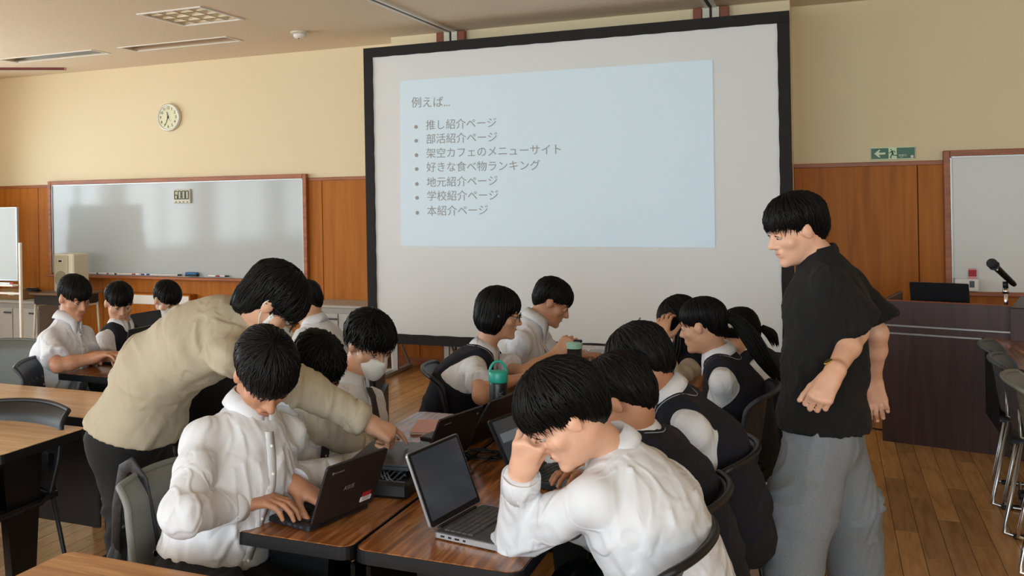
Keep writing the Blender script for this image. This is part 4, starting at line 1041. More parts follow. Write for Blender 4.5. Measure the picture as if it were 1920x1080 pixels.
def nets(f, lo, hi, h):
    """surface nets on a block-culled grid; returns vertices and quads"""
    B = 8; n = np.ceil((hi-lo)/(h*B)).astype(int)+1; dims = n*B+1
    bc = np.stack(np.meshgrid(*[np.arange(k) for k in n], indexing='ij'), -1).reshape(-1, 3)
    cen = lo+(bc+.5)*B*h; dv = f(cen); act = np.abs(dv) < B*h*1.05+.012
    D = np.ones(dims, np.float32)
    for bi in bc[(~act) & (dv < 0)]: D[bi[0]*B:bi[0]*B+B+1, bi[1]*B:bi[1]*B+B+1, bi[2]*B:bi[2]*B+B+1] = -1
    ac = bc[act]; off = np.stack(np.meshgrid(*[np.arange(B+1)]*3, indexing='ij'), -1).reshape(-1, 3)
    idx = (ac[:, None, :]*B+off[None]).reshape(-1, 3)
    lin_ = (idx[:, 0]*dims[1]+idx[:, 1])*dims[2]+idx[:, 2]
    u = np.unique(lin_); ui = np.stack([u//(dims[1]*dims[2]), (u//dims[2]) % dims[1], u % dims[2]], 1)
    vals = np.empty(len(u), np.float32)
    for s in range(0, len(u), 400000): vals[s:s+400000] = f(lo+ui[s:s+400000]*h)
    D.ravel()[u] = vals
    I = D < 0
    c8 = [(a, b, c) for a in (0, 1) for b in (0, 1) for c in (0, 1)]
    def sh(A, o): return A[o[0]:A.shape[0]-1+o[0], o[1]:A.shape[1]-1+o[1], o[2]:A.shape[2]-1+o[2]]
    anyi = sh(I, c8[0]).copy(); alli = anyi.copy()
    for o in c8[1:]: s_ = sh(I, o); anyi |= s_; alli &= s_
    cells = np.argwhere(anyi & ~alli); cid = -np.ones([d-1 for d in dims], np.int32); cid[tuple(cells.T)] = np.arange(len(cells))
    acc = np.zeros((len(cells), 3)); cnt_ = np.zeros(len(cells))
    for i, a in enumerate(c8):
        for b in c8[i+1:]:
            if sum(abs(x-y) for x, y in zip(a, b)) != 1: continue
            va = D[cells[:, 0]+a[0], cells[:, 1]+a[1], cells[:, 2]+a[2]]; vb = D[cells[:, 0]+b[0], cells[:, 1]+b[1], cells[:, 2]+b[2]]
            m_ = (va < 0) != (vb < 0); t = (va/(va-vb+1e-20))[m_]
            acc[m_] += np.array(a)+t[:, None]*(np.array(b)-np.array(a)); cnt_[m_] += 1
    V = lo+(cells+acc/cnt_[:, None])*h
    F = []
    for ax in range(3):
        a1, a2 = [(1, 2), (2, 0), (0, 1)][ax]
        sl0 = [slice(1, -1)]*3; sl0[ax] = slice(0, -1); sl1 = [slice(1, -1)]*3; sl1[ax] = slice(1, None)
        A = I[tuple(sl0)]; Bm = I[tuple(sl1)]; e = np.argwhere(A != Bm)
        if not len(e): continue
        inside = A[tuple(e.T)]; base = e.copy()
        for q in range(3):
            if q != ax: base[:, q] += 1
        def cell(d1, d2): c_ = base.copy(); c_[:, a1] -= d1; c_[:, a2] -= d2; return cid[tuple(c_.T)]
        Q = np.stack([cell(1, 1), cell(0, 1), cell(0, 0), cell(1, 0)], 1)
        Q[~inside] = Q[~inside][:, ::-1]; F.append(Q)
    F = np.concatenate(F); F = F[(F >= 0).all(1)]
    return V, F
def vnormals(V, F):
    n = np.cross(V[F[:, 2]]-V[F[:, 0]], V[F[:, 3]]-V[F[:, 1]]); N = np.zeros_like(V)
    for k in range(4): np.add.at(N, F[:, k], n)
    return N/(np.linalg.norm(N, axis=1)[:, None]+1e-12)
def smooth(V, F, it=1, lam=.5):
    for _ in range(it):
        S = np.zeros_like(V); c = np.zeros(len(V))
        for a, b in ((0, 1), (1, 2), (2, 3), (3, 0)):
            np.add.at(S, F[:, a], V[F[:, b]]); np.add.at(S, F[:, b], V[F[:, a]]); np.add.at(c, F[:, a], 1); np.add.at(c, F[:, b], 1)
        V = V+lam*(S/c[:, None]-V)
    return V
def vnoise(P, seed=0):
    i = np.floor(P).astype(np.int64); f = P-i; f = f*f*(3-2*f)
    def hsh(a, b, c): 
        x = (a*374761393+b*668265263+c*2147483647+seed*974711) & 0xffffffff
        x = ((x ^ (x >> 13))*1274126177) & 0xffffffff; return ((x ^ (x >> 16)) & 0xffff)/65535.
    r = 0
    for a in (0, 1):
        for b in (0, 1):
            for c in (0, 1):
                w_ = (f[:, 0] if a else 1-f[:, 0])*(f[:, 1] if b else 1-f[:, 1])*(f[:, 2] if c else 1-f[:, 2])
                r = r+w_*hsh(i[:, 0]+a, i[:, 1]+b, i[:, 2]+c)
    return r
def wrinkle(V, F, segs, amp, seed, fine=1.0):
    """cloth folds: long soft ridges that run round the limbs and slant across the torso. segs = [(a, b, weight)]"""
    N = vnormals(V, F); best = np.full(len(V), 9.); ax = np.zeros_like(V); s = np.zeros(len(V)); wt = np.zeros(len(V))
    for a, b, w_ in segs:
        a = np.asarray(a, float); b = np.asarray(b, float); ab = b-a; L = np.linalg.norm(ab); e = ab/L; t = np.clip((V-a)@e, 0, L)
        d = np.linalg.norm(V-a-t[:, None]*e, axis=1); m_ = d < best; best[m_] = d[m_]; ax[m_] = e; s[m_] = t[m_]; u = t/L
        wt[m_] = (w_*(.5+.9*np.maximum(np.exp(-((1-u)*3.2)**2), .6*np.exp(-(u*3.2)**2))))[m_]
    warp = vnoise(V*4.2, seed)*2-1; warp2 = vnoise(V*4.2+9, seed+7)*2-1
    def fold(freq, q, sd):
        c = s*freq*.6+warp*2.4*q+np.einsum('ij,j->i', V, np.array([.9, .5, .25]))*freq*.95
        P = np.stack([c, warp2*1.6+V[:, 0]*2.2, V[:, 2]*1.8+V[:, 1]*2.2], 1); n = vnoise(P, sd); return (1-np.abs(2*n-1))**3
    d = amp*wt*((fold(15*fine, 1.2, seed+1)-.22)*1.6+(fold(30*fine, 1.5, seed+2)-.22)*.9)+amp*.8*(vnoise(V*6, seed+5)-.5)
    d *= .45+1.1*vnoise(V*5+3, seed+11)
    return V+N*d[:, None]
# ---- frames
def headframe(fdir, roll=0):
    f = unit(fdir); r = unit(np.cross(f, [0, 0, 1])); u = np.cross(r, f)
    if roll: c, s = math.cos(roll), math.sin(roll); r, u = c*r+s*u, -s*r+c*u
    return np.stack([r, f, u], 1)        # columns: right of the person, face, up
def dirv(yaw, pitch): y, p = D2(yaw), D2(pitch); return V3(math.cos(y)*math.cos(p), math.sin(y)*math.cos(p), math.sin(p))
def head_prims(H, R, s=1.):
    L = lambda x, y, z: H+R@(np.array([x, y, z])*s)
    E = lambda c, r, k=.015: ell(L(*c), np.array(r)*s, R, k)
    C = lambda a, b, ra, rb, k=.008: cone(L(*a), L(*b), ra*s, rb*s, k)
    P = [E((0, -.012, .032), (.074, .094, .084)), E((0, .022, -.035), (.059, .066, .072), .02), E((0, .040, -.078), (.036, .040, .034), .02), C((0, .076, -.094), (0, .078, -.095), .015, .015, .02),
         C((0, .084, .010), (0, .104, -.026), .0075, .0115, .012), C((-.013, .090, -.031), (.013, .090, -.031), .007, .007, .010),
         C((-.036, .070, .030), (.036, .070, .030), .012, .012, .018), C((-.048, .052, -.022), (-.04, .062, -.022), .018, .014, .02), C((.048, .052, -.022), (.04, .062, -.022), .018, .014, .02),
         C((-.019, .086, -.053), (.019, .086, -.053), .0065, .0065, .008), C((-.015, .084, -.063), (.015, .084, -.063), .0075, .0075, .008)]
    for q in (-1, 1):
        P += [E((q*.077, -.006, -.002), (.0075, .017, .028), .004), C((q*.072, .002, -.004), (q*.076, -.004, -.004), .012, .010, .008)]
    S = [C((-.032, .094, .008), (-.030, .090, .006), .0125, .0125, .010), C((.032, .094, .008), (.030, .090, .006), .0125, .0125, .010), C((-.022, .099, -.0585), (.022, .099, -.0585), .0095, .0095, .003)]
    return P, S
def hand_prims(W, d, back, side, curl=(18, 26, 16), spread=1., thumb=(.55, .25), index=None, s=1.):
    """W wrist, d wrist to knuckles, back normal of the back of the hand, side sign of the thumb along d x back"""
    d = unit(d); back = unit(back-d*(np.asarray(back)@d)); lat = np.cross(d, back)*side; P = []
    W = np.asarray(W, float)
    P.append(cone(W-d*.03, W+d*.02, .026*s, .024*s, .02, lat, 1.15))
    tips = []
    for i, (o, ln, sp) in enumerate(((.029, (.042, .026, .021), .10), (.010, (.046, .030, .022), .03), (-.010, (.042, .028, .021), -.04), (-.028, (.033, .020, .018), -.12))):
        kn = W+d*(.092-.004*abs(i-1)-.006*(i == 3))*s+lat*o*s+back*.002
        P.append(cone(W+d*.018+lat*o*.55*s, kn, .0145*s, .0115*s, .016))
        c = curl if not (index and i == 0) else index
        cur = kn; ang = 0; r = .0094*s
        fd = unit(d+lat*sp*spread)
        for j in range(3):
            ang += D2(c[j]); dd = fd*math.cos(ang)-back*math.sin(ang); nx_ = cur+dd*ln[j]*s
            P.append(cone(cur, nx_, r, r-.0010*s, .0035)); r -= .0010*s; cur = nx_
        tips.append(cur)
    b0 = W+d*.022*s+lat*.020*s-back*.006*s; td = unit(d*(1-thumb[0])+lat*thumb[0]-back*thumb[1])
    b1 = b0+td*.044*s; td2 = unit(td+d*.45-lat*.15); b2 = b1+td2*.032*s; td3 = unit(td2+d*.35-back*.1); b3 = b2+td3*.024*s
    P += [cone(b0, b1, .0165*s, .0125*s, .014), cone(b1, b2, .0115*s, .0100*s, .005), cone(b2, b3, .0100*s, .0085*s, .004)]
    P.append(cone(W+d*.03, W+d*.065+lat*.012, .0155*s, .014*s, .012))
    return P
def hair_strands(H, R, s, f, hl, crown, N, seed, lift=.0035, wid=.0048, mess=0., length=None, segs=7):
    """tapering locks that leave the whorl, follow the hair body f and end below the hairline"""
    r = np.random.default_rng(seed); az = r.uniform(-180, 180, N); c0 = np.array([0, -.01, .03])
    zend = np.interp(np.abs(az), *hl)+r.normal(0, .009, N)-.004
    th1 = np.empty(N)
    el_end = np.degrees(np.arctan2(zend-.03, .095)); th1 = 90-el_end; th0 = r.uniform(4, 55, N)**1.0
    th0 = np.minimum(th0, th1-25); drift = r.normal(0, 10+30*mess, N)
    T = np.linspace(0, 1, segs); TH_ = np.radians(th0[:, None]+(th1-th0)[:, None]*T); AZ = np.radians(az[:, None]+drift[:, None]*(T-.3))
    dl = np.stack([np.sin(TH_)*np.sin(AZ), np.sin(TH_)*np.cos(AZ), np.cos(TH_)], -1)
    cr_ = np.array(crown)*.0
    dl = dl.reshape(-1, 3); lo_ = np.zeros(len(dl)); hi_ = np.full(len(dl), .22)
    for _ in range(13):
        mid = (lo_+hi_)/2; inside = f(H+((c0+dl*mid[:, None])*s)@R.T) < 0
        lo_ = np.where(inside, mid, lo_); hi_ = np.where(inside, hi_, mid)
    rad = lo_.reshape(N, segs)+lift*(r.uniform(-.9, .5, N)[:, None])+(-.001+.022*mess*r.uniform(0, 1, N)[:, None])*(T[None]**3)+.003*mess*r.normal(0, 1, (N, segs))
    C = (c0+dl*rad.reshape(-1)[:, None]).reshape(N, segs, 3)
    tan = np.gradient(C, axis=1); tan /= np.linalg.norm(tan, axis=2)[..., None]+1e-9
    out = dl.reshape(N, segs, 3); sid = np.cross(tan, out); sid /= np.linalg.norm(sid, axis=2)[..., None]+1e-9
    w_ = (wid*r.uniform(.6, 1.3, N))[:, None]*np.clip(np.minimum(1, .45+T*2.2)*(1-T**3*.96), .03, 1)[None]
    up = np.cross(sid, tan)
    ring = np.stack([C-sid*w_[..., None], C+up*(w_*.55)[..., None], C+sid*w_[..., None], C-up*(w_*.4)[..., None]], 2)   # N,segs,4,3
    V = (H+(ring.reshape(-1, 3)*s)@R.T); F = []
    base = (np.arange(N)*segs*4)[:, None, None]; j = (np.arange(segs-1)*4)[None, :, None]; k = np.arange(4)[None, None, :]; k2 = (k+1) % 4
    Q = np.stack([base+j+k, base+j+k2, base+j+4+k2, base+j+4+k], -1).reshape(-1, 4)
    return V, Q
HL = {  # hairlines: |azimuth| -> height of the lower hair edge in head units
    'fringe': ([0, 40, 62, 78, 95, 120, 150, 180], [.030, .026, .012, -.022, .004, -.034, -.062, -.068]),
    'low_fringe': ([0, 40, 62, 78, 95, 120, 150, 180], [.012, .010, .002, -.024, .004, -.035, -.070, -.074]),
    'bob': ([0, 40, 58, 75, 95, 120, 150, 180], [.020, .012, -.050, -.098, -.100, -.100, -.100, -.100]),
    'tied': ([0, 30, 55, 75, 95, 120, 150, 180], [.050, .034, .006, -.022, .004, -.030, -.052, -.060]),
    'shaggy': ([0, 40, 62, 78, 95, 120, 150, 180], [.006, .0, -.022, -.040, -.034, -.070, -.090, -.095]),
    'long': ([0, 30, 50, 75, 95, 120, 150, 180], [.010, -.030, -.11, -.12, -.12, -.12, -.12, -.12])}
def make_hair(root, H, R, s, style, seed, N=330, mess=.15, puff=0., h=.006, extra=()):
    hl = HL[style]; e = .006+puff
    prims = [ell(H+R@(V3(0, -.012, .034)*s), (V3(.083, .104, .092)+e)*s, R, .03), ell(H+R@(V3(0, -.036, -.018)*s), (V3(.068, .072, .070)+e)*s, R, .03)]
    if style == 'shaggy': prims += [ell(H+R@(V3(0, -.048, -.055)*s), (V3(.066, .062, .066)+e)*s, R, .03)]
    if style in ('bob', 'long'): prims += [ell(H+R@(V3(0, -.020, -.045)*s), (V3(.084, .084, .080)+e)*s, R, .03)]
    fr_ = field(prims)
    def f0(P):
        q = ((P-H)@R)/s; az = np.abs(np.arctan2(q[:, 0], q[:, 1]+.01)); side = np.clip((az-.7)/.5, 0, 1)
        return fr_(P)+(side*np.interp(q[:, 2], [-.075, -.03, .02, .075], [.015, .014, .010, 0])*(0 if style in ('bob', 'long') else 1)+(1-side)*np.interp(q[:, 2], [.0, .05], [.006, 0])+(.35+.65*side)*np.interp(q[:, 2]-np.interp(np.degrees(az), *hl), [0, .055], [.009, 0]))*s
    def f(P):
        d = f0(P); q = ((P-H)@R)/s; az = np.degrees(np.abs(np.arctan2(q[:, 0], q[:, 1]+.01)))
        return smax(d, (np.interp(az, *hl)-q[:, 2])*s*.75, .008)
    V, F = nets(f, *bounds(prims), h); V = smooth(V, F, 1)
    N_ = vnormals(V, F); q = ((V-H)@R)/s; az = np.arctan2(q[:, 0], q[:, 1]+.03)
    V = V+N_*((vnoise(np.stack([az*14, q[:, 2]*14, az*0+seed], 1), seed)-.5)*.007)[:, None]
    V2, F2 = hair_strands(H, R, s, f0, hl, (0, 0, 0), N, seed, mess=mess)
    VS = [V, V2]; FS = [F, F2+len(V)]
    for Vx, Fx in extra: FS.append(Fx+sum(len(v) for v in VS)); VS.append(Vx)
    return np_mesh('hair', np.concatenate(VS), np.concatenate(FS), M_hair, root)
def lock_strands(path, spread, N, seed, wid=.005, segs=10):
    """long hair that hangs along a path"""
    r = np.random.default_rng(seed); P = np.array(path, float); L = np.linspace(0, 1, len(P)); T = np.linspace(0, 1, segs)
    Cn = np.stack([np.interp(T, L, P[:, k]) for k in range(3)], 1); sp = np.interp(T, np.linspace(0, 1, len(spread)), spread)
    tan = np.gradient(Cn, axis=0); tan /= np.linalg.norm(tan, axis=1)[:, None]
    x = np.cross(tan, [0.31, .9, .2]); x /= np.linalg.norm(x, axis=1)[:, None]; y = np.cross(tan, x)
    a = r.uniform(0, 2*math.pi, N); rr = np.sqrt(r.uniform(.2, 1, N)); end = r.uniform(.82, 1, N)
    V = []; 
    for i in range(N):
        ti = T*end[i]; c = np.stack([np.interp(ti, T, Cn[:, k]) for k in range(3)], 1); s_ = np.interp(ti, T, sp)*rr[i]
        aa = a[i]+.5*T*r.normal(); p_ = c+(np.cos(aa)*s_)[:, None]*x+(np.sin(aa)*s_)[:, None]*y
        w_ = wid*np.clip(1-T**4, .05, 1)
        ox = np.cos(a[i]+1.57); oy = np.sin(a[i]+1.57); t_ = ox*x+oy*y; o_ = np.cos(a[i])*x+np.sin(a[i])*y
        V.append(np.stack([p_-t_*w_[:, None], p_+o_*(w_*.6)[:, None], p_+t_*w_[:, None], p_-o_*(w_*.6)[:, None]], 1))
    V = np.array(V).reshape(-1, 3); base = (np.arange(N)*segs*4)[:, None, None]; j = (np.arange(segs-1)*4)[None, :, None]; k = np.arange(4)[None, None, :]; k2 = (k+1) % 4
    return V, np.stack([base+j+k, base+j+k2, base+j+4+k2, base+j+4+k], -1).reshape(-1, 4)
def eyes(root, H, R, s, skin=None, down=.45):
    for q in (-1, 1):
        c = H+R@(V3(q*.031, .0755, .003)*s)
        e = MB().ball(c, .0112*s, 12, 8).build('eye', M_eye, root, smooth=True, world=True)
        g = R@V3(0, math.cos(down), -math.sin(down))
        MB().ball(c+g*.0078*s, (.0052*s,)*3, 10, 6).build('iris', M_iris, e, smooth=True, world=False)
        MB().ball(c+R@(V3(0, .0004, .0042)*s), .0119*s, 14, 10).build('eyelid', skin or M_skin, root, smooth=True, world=True)
        b = e.children[0]; b.data.transform(Matrix.Translation(-Vector(root.location)))
        MB().tube([H+R@(V3(q*x, y, z)*s) for x, y, z in ((.018, .091, .026), (.032, .088, .030), (.046, .077, .025))], [.003*s, .0032*s, .0015*s], 6, flat=.7).build('eyebrow', M_hair, root, smooth=True, world=True)
        MB().tube([H+R@(V3(q*x, y, z)*s) for x, y, z in ((.019, .0845, .006), (.031, .0895, .010), (.043, .082, .005))], [.001*s, .0022*s, .001*s], 6).build('eyelash', M_hair, root, smooth=True, world=True)
def make_mask(root, H, R, s, strap=True):
    P, S = head_prims(H, R, s); P = P[:7]; f0 = field([(a, k, c, r) for a, k, c, r in P])
    ex = field([ell(H+R@(V3(0, .062, -.056)*s), V3(.050, .052, .054)*s, R, .02)])
    def f(Q):
        d = smin(f0(Q)-.004, ex(Q), .02); q = ((Q-H)@R)/s
        d = np.maximum(d, -(f0(Q)+.002)+0); d = np.maximum(d, (q[:, 2]+.012)*s); d = np.maximum(d, (-.118-q[:, 2])*s); return np.maximum(d, (.018-q[:, 1])*s)
    V, F = nets(f, H-.16, H+.16, .005)
    if len(V): np_mesh('face_mask', smooth(V, F, 1), F, M_mask, root)
    if strap:
        for q in (-1, 1): MB().tube([H+R@(V3(q*x, y, z)*s) for x, y, z in ((.060, .030, -.022), (.076, .004, .016), (.082, -.016, .020), (.084, -.020, -.004), (.070, .0, -.045), (.054, .030, -.080))], .0018, 6).build('ear_loop', M_mask, root, smooth=True, world=True)
def make_glasses(root, H, R, s, half=False):
    g = MB()
    for q in (-1, 1):
        pts = []
        for k in range(20):
            a = 2*math.pi*k/20; pts.append(H+R@(V3(q*.033+.024*math.cos(a), .103-.25*abs(.024*math.cos(a)*q), .002+.018*math.sin(a))*s))
        g.tube(pts, .0016, 6, closed=True)
        g.tube([H+R@(V3(q*x, y, z)*s) for x, y, z in ((.057, .098, .006), (.072, .07, .008), (.083, .0, .008), (.084, -.015, .0))], .0016, 6)
    g.tube([H+R@(V3(x, y, .004)*s) for x, y in ((-.009, .104), (0, .107), (.009, .104))], .0015, 6)
    g.build('glasses', M_black, root, smooth=True, world=True)
def make_collar(root, N, axis, front, rad=.062, h=.038, m_=None, wide=None, points=True, name='collar', open_=.0):
    """turned down shirt collar round the neck: stand, fold and two points in front"""
    m_ = m_ or M_shirt; z = unit(axis); f = unit(front-z*(np.asarray(front)@z)); x = np.cross(f, z); n = 44
    vs = []; fs = []
    for i in range(n+1):
        a = -180+360*i/n; a0 = D2(a); ca, sa = math.cos(a0), math.sin(a0); aa = abs(a)   # 0 = back, +-180 = front
        frontness = max(0, (aa-100)/80); pt = max(0, 1-abs(aa-158)/22) if points else 0; gap = max(0, (aa-172)/8)
        ex = .004*gap
        def P(r, zz, dropf=0): return N+(-f*ca+x*sa)*r+z*zz+f*dropf
        rise = h*(1-.45*frontness)
        rows = [P(rad*.98, -.012-.012*frontness), P(rad*.96, rise), P(rad*1.03, rise+.003), P(rad*1.18+.006, rise-.026-.004*frontness), P(rad*1.30+.012*pt+.004, rise-.044-.050*pt-.014*frontness, .012*pt)]
        if gap > 0: rows = [r_*(1-0)+x*(.010*gap*(1 if sa > 0 else -1)) for r_ in rows]
        vs += rows
    for i in range(n):
        for j in range(4): a = i*5+j; fs.append((a, a+1, a+6, a+5))
    mb = MB(); mb.add(vs, fs); o = mb.build(name, m_, root, smooth=True, world=True); md = o.modifiers.new('t', 'SOLIDIFY'); md.thickness = .0024; md.offset = 0
    return o
def person(label, J, skin=None, hs=1., h=.005, hc=.008, top='shirt', sleeve='long', vest=False, trousers=None, hair='fringe', mess=.15, puff=0, seed=1, collar=True, tie=False,
           mask=False, glasses=False, group=None, hands=None, amp=.004, extra_hair=(), eyes_=True, N=280, loose=1., head_s=1.0, legs=True, tuck=True, piping=False, shirt_mat=None, hem=.02, sleeve_len=.72, belly=0., wide_leg=1., hemn=None):
    """J: pel, chest, neck, head, fdir, shL, shR, elL, elR, wrL, wrR, kneL, kneR, ankL, ankR (world points)"""
    skin = skin or M_skin; J = {k: np.asarray(v, float) for k, v in J.items()}
    pel, chest, neck, H = J['pel'], J['chest'], J['neck'], J['head']
    sw = np.linalg.norm(J['shL']-J['shR']); md_ = (J['shL']+J['shR'])/2
    if sw > .345:
        for q in ('shL', 'shR'): J[q] = md_+(J[q]-md_)*.345/sw
    R = headframe(J['fdir'], float(J.get('hroll', np.array(0.))))
    root = thing('person', label, 'person', (pel[0], pel[1], 0), 0, group)
    ax = unit(J['shR']-J['shL']); up = unit(neck-pel); fr = unit(np.cross(up, ax))   # ax = towards the person's right
    waist = pel+(chest-pel)*.5+fr*belly
    skull = H+R@(V3(0, -.02, -.04)*head_s)
    # ---------------- body: head, neck, arms, hands, one surface
    P, S = head_prims(H, R, head_s)
    P.append(cone(skull, neck+up*.0, .050*head_s, .050, .03))
    P += [cone(neck, chest, .050, .07, .03, ax, 1.2), cone(neck-up*.045, J['shL']*.75+neck*.25-up*.03, .03, .030, .03), cone(neck-up*.045, J['shR']*.75+neck*.25-up*.03, .03, .030, .03)]
    for q in 'LR':
        sh, el, wr_ = J['sh'+q], J['el'+q], J['wr'+q]
        P += [cone(sh-up*.03, el, .030, .034, .02), cone(el, el+(wr_-el)*.35, .038, .037, .02), cone(el+(wr_-el)*.35, wr_, .037, .025, .02)]
        hd = (hands or {}).get(q, {})
        if hd is None: continue
        d = J.get('hd'+q, unit(wr_-el)); bk = hd.get('back', V3(0, 0, 1)); side = hd.get('side', 1 if q == 'R' else -1)
        # thumb side: for a palm down hand pointing forward the right thumb points left
        P += hand_prims(wr_, d, np.asarray(bk, float), -side if True else side, **{k: v for k, v in hd.items() if k in ('curl', 'spread', 'thumb', 'index', 's')})
    V, F = nets(field(P, S), *bounds(P), h); V = smooth(V, F, 1, .35)
    np_mesh('body', V, F, skin, root)
    lp = field(P, S)
    # ---------------- hair and face
    make_hair(root, H, R, head_s, hair, seed, N=N, mess=mess, puff=puff, h=max(.005, h), extra=extra_hair)
    if eyes_: eyes(root, H, R, head_s, skin)
    MB().tube([H+R@(V3(x, y, z)*head_s) for x, y, z in ((-.019, .0895, -.0585), (0, .0945, -.0580), (.019, .0895, -.0585))], [.0012, .0028, .0012], 6, flat=.8).build('lips', M_lip, root, smooth=True, world=True) if not mask else None
    if mask: make_mask(root, H, R, head_s)
    if glasses: make_glasses(root, H, R, head_s)
    # ---------------- torso clothes
    g = .012*loose; ws = 1.38
    T_ = [cone(pel-up*hem, waist, .118+g, .108+g, .05, ax, 1.36), cone(waist, chest, .108+g, .112+g, .05, ax, ws), cone(chest, chest+up*.09, .112+g, .080+g*.5, .05, ax, ws*1.02),
          cone(chest+up*.02, J['shL']-up*.035, .075, .044, .04), cone(chest+up*.02, J['shR']-up*.035, .075, .044, .04),
          cone(neck-up*.035, J['shL']-up*.018, .044, .040+g*.2, .035), cone(neck-up*.035, J['shR']-up*.018, .044, .040+g*.2, .035), cone(chest+up*.08, neck-up*.012, .07, .058, .04, ax, 1.15)]
    sm_ = shirt_mat or {'shirt': M_shirt, 'sweat': M_beige, 'tee': M_tee}[top]
    SL_ = []; segs = [(pel, waist, .9), (waist, chest, .8), (chest, neck, .35)]
    gs = {'shirt': .010, 'sweat': .014, 'tee': .016}[top]*loose
    for q in 'LR':
        sh, el, wr_ = J['sh'+q], J['el'+q], J['wr'+q]
        if sleeve == 'long':
            ce = wr_-unit(wr_-el)*.012
            sh = sh-up*.018; m1 = sh+(el-sh)*.45; SL_ += [cone(sh, m1, .038+gs*.3, .044+gs*.8, .035), cone(m1, el, .044+gs*.8, .038+gs, .02), cone(el, ce, .038+gs, .032+gs*.8, .02, cut1=True)]
            segs += [(sh, el, 1.25), (el, wr_, 1.1)]
        else:
            c1 = sh+(el-sh)*sleeve_len
            sh = sh-up*.018; SL_ += [cone(sh, c1, .038+gs*.3, .046+gs*1.9, .035, cut1=True)]; segs += [(sh, c1, .7)]
    pr = T_+SL_; subs = []; pls = []
    if top in ('tee', 'sweat'): T_.insert(0, cone(pel-up*(hem+.12), pel, .118+g*1.1, .118+g, .05, ax, 1.30)); pr = T_+SL_; pls = [(-up, pel-up*hem)] if hemn is None and top != 'shirt' else [(-unit(up*hemn+V3(0, 0, 1-hemn)), pel-up*hem)]
    if top == 'shirt': pls = [(-up, pel+up*.0)]
    V, F = nets(field(pr, (), pls), *bounds(pr, .03), hc)
    V = smooth(V, F, 1, .4); V = wrinkle(V, F, segs, amp*(.45 if vest else 1), seed+10); V = smooth(V, F, 1, .25)
    if top == 'shirt': dd = (V-pel)@up; V = V-up[None]*np.where(dd < .014, dd, 0)[:, None]
    nm = {'shirt': 'shirt', 'sweat': 'sweatshirt', 'tee': 't_shirt'}[top]
    np_mesh(nm, V, F, sm_, root)
    if sleeve == 'long':
        for q in 'LR':
            el, wr_ = J['el'+q], J['wr'+q]; e = unit(wr_-el); r = .034+gs*.8
            c0 = wr_-e*.012; n = (.060 if top == 'shirt' else .05); rr = r+.003
            R_ = Vector(e).to_track_quat('Z', 'Y').to_matrix()
            MB().lathe([(rr-.006, -n), (rr+.001, -n), (rr+.002, -n*.5), (rr+.001, 0), (rr-.003, .002), (rr-.005, -.006)], c=c0, n=28, R=R_).build('cuff', sm_, root, smooth=True, world=True)
    if collar: make_collar(root, neck+up*.012, unit(up*.8+unit(H-neck)*.35), fr, rad=.060)
    if top in ('sweat', 'tee'):
        cax = unit(up*.7+unit(H-neck)*.4); R_ = Vector(cax).to_track_quat('Z', 'Y').to_matrix(); hh = .02 if top == 'sweat' else .034
        MB().lathe([(.066, -.02), (.068, hh*.5), (.062, hh), (.057, hh), (.058, -.01)], c=neck+up*.006, n=32, R=R_).build('neckband', sm_, root, smooth=True, world=True)
    if tie:
        fl_ = field(pr); rows = [(-.006, .017), (.024, .021), (.030, .014), (.10, .021), (.18, .027), (.25, .030), (.29, .003)]; vs_ = []
        dn = unit(chest-neck)
        for t_, w_ in rows:
            c_ = neck+fr*.085-up*.012+dn*t_
            for _ in range(8): c_ = c_-fr*float(fl_(c_[None])[0])*.9
            if t_ < .05: c_ = c_+fr*.010
            for sx_ in (-1, 1):
                for sy_ in (0, 1): vs_.append(c_+ax*sx_*w_+fr*(.003+.007*sy_))
        fs_ = [f_ for i in range(len(rows)-1) for a_ in (i*4,) for f_ in ((a_+1, a_+3, a_+7, a_+5), (a_, a_+4, a_+6, a_+2), (a_, a_+1, a_+5, a_+4), (a_+2, a_+6, a_+7, a_+3))]+[(0, 2, 3, 1)]
        tm_ = MB(); tm_.add(vs_, fs_); tm_.build('necktie', M_tie, root, world=True)
    if top == 'shirt' and not vest:
        # button placket down the chest
        c0 = neck+fr*.070-up*.03; pts = [c0, chest+fr*(.112+g+.003), waist+fr*(.108+g+.003), pel+fr*(.118+g)]
        fld = field(pr); out = []
        for a, b in zip(pts[:-1], pts[1:]):
            for t_ in np.linspace(0, 1, 5)[:-1]:
                p_ = a+(b-a)*t_; 
                for _ in range(6): p_ = p_-fr*float(fld(p_[None])[0])
                out.append(p_+fr*.002)
        vs_ = []
        for p_ in out:
            for o_ in (-.015, 0, .015):
                c_ = p_+ax*o_
                for _ in range(4): c_ = c_-fr*float(fld(c_[None])[0])
                vs_ += [c_+fr*.0005, c_+fr*.0045]
        fs_ = []
        for i in range(len(out)-1):
            a_ = i*6; b_ = a_+6; fs_ += [(a_+1, b_+1, b_+3, a_+3), (a_+3, b_+3, b_+5, a_+5), (a_, a_+1, b_+1, b_)[::-1], (a_+4, a_+5, b_+5, b_+4)]
        pm_ = MB(); pm_.add(vs_, fs_); pm_.build('placket', sm_, root, smooth=True, world=True)
        for p_ in out[1::2]: MB().ball(p_+fr*.004, .005, 8, 5).build('button', M_white, root, smooth=True, world=True)
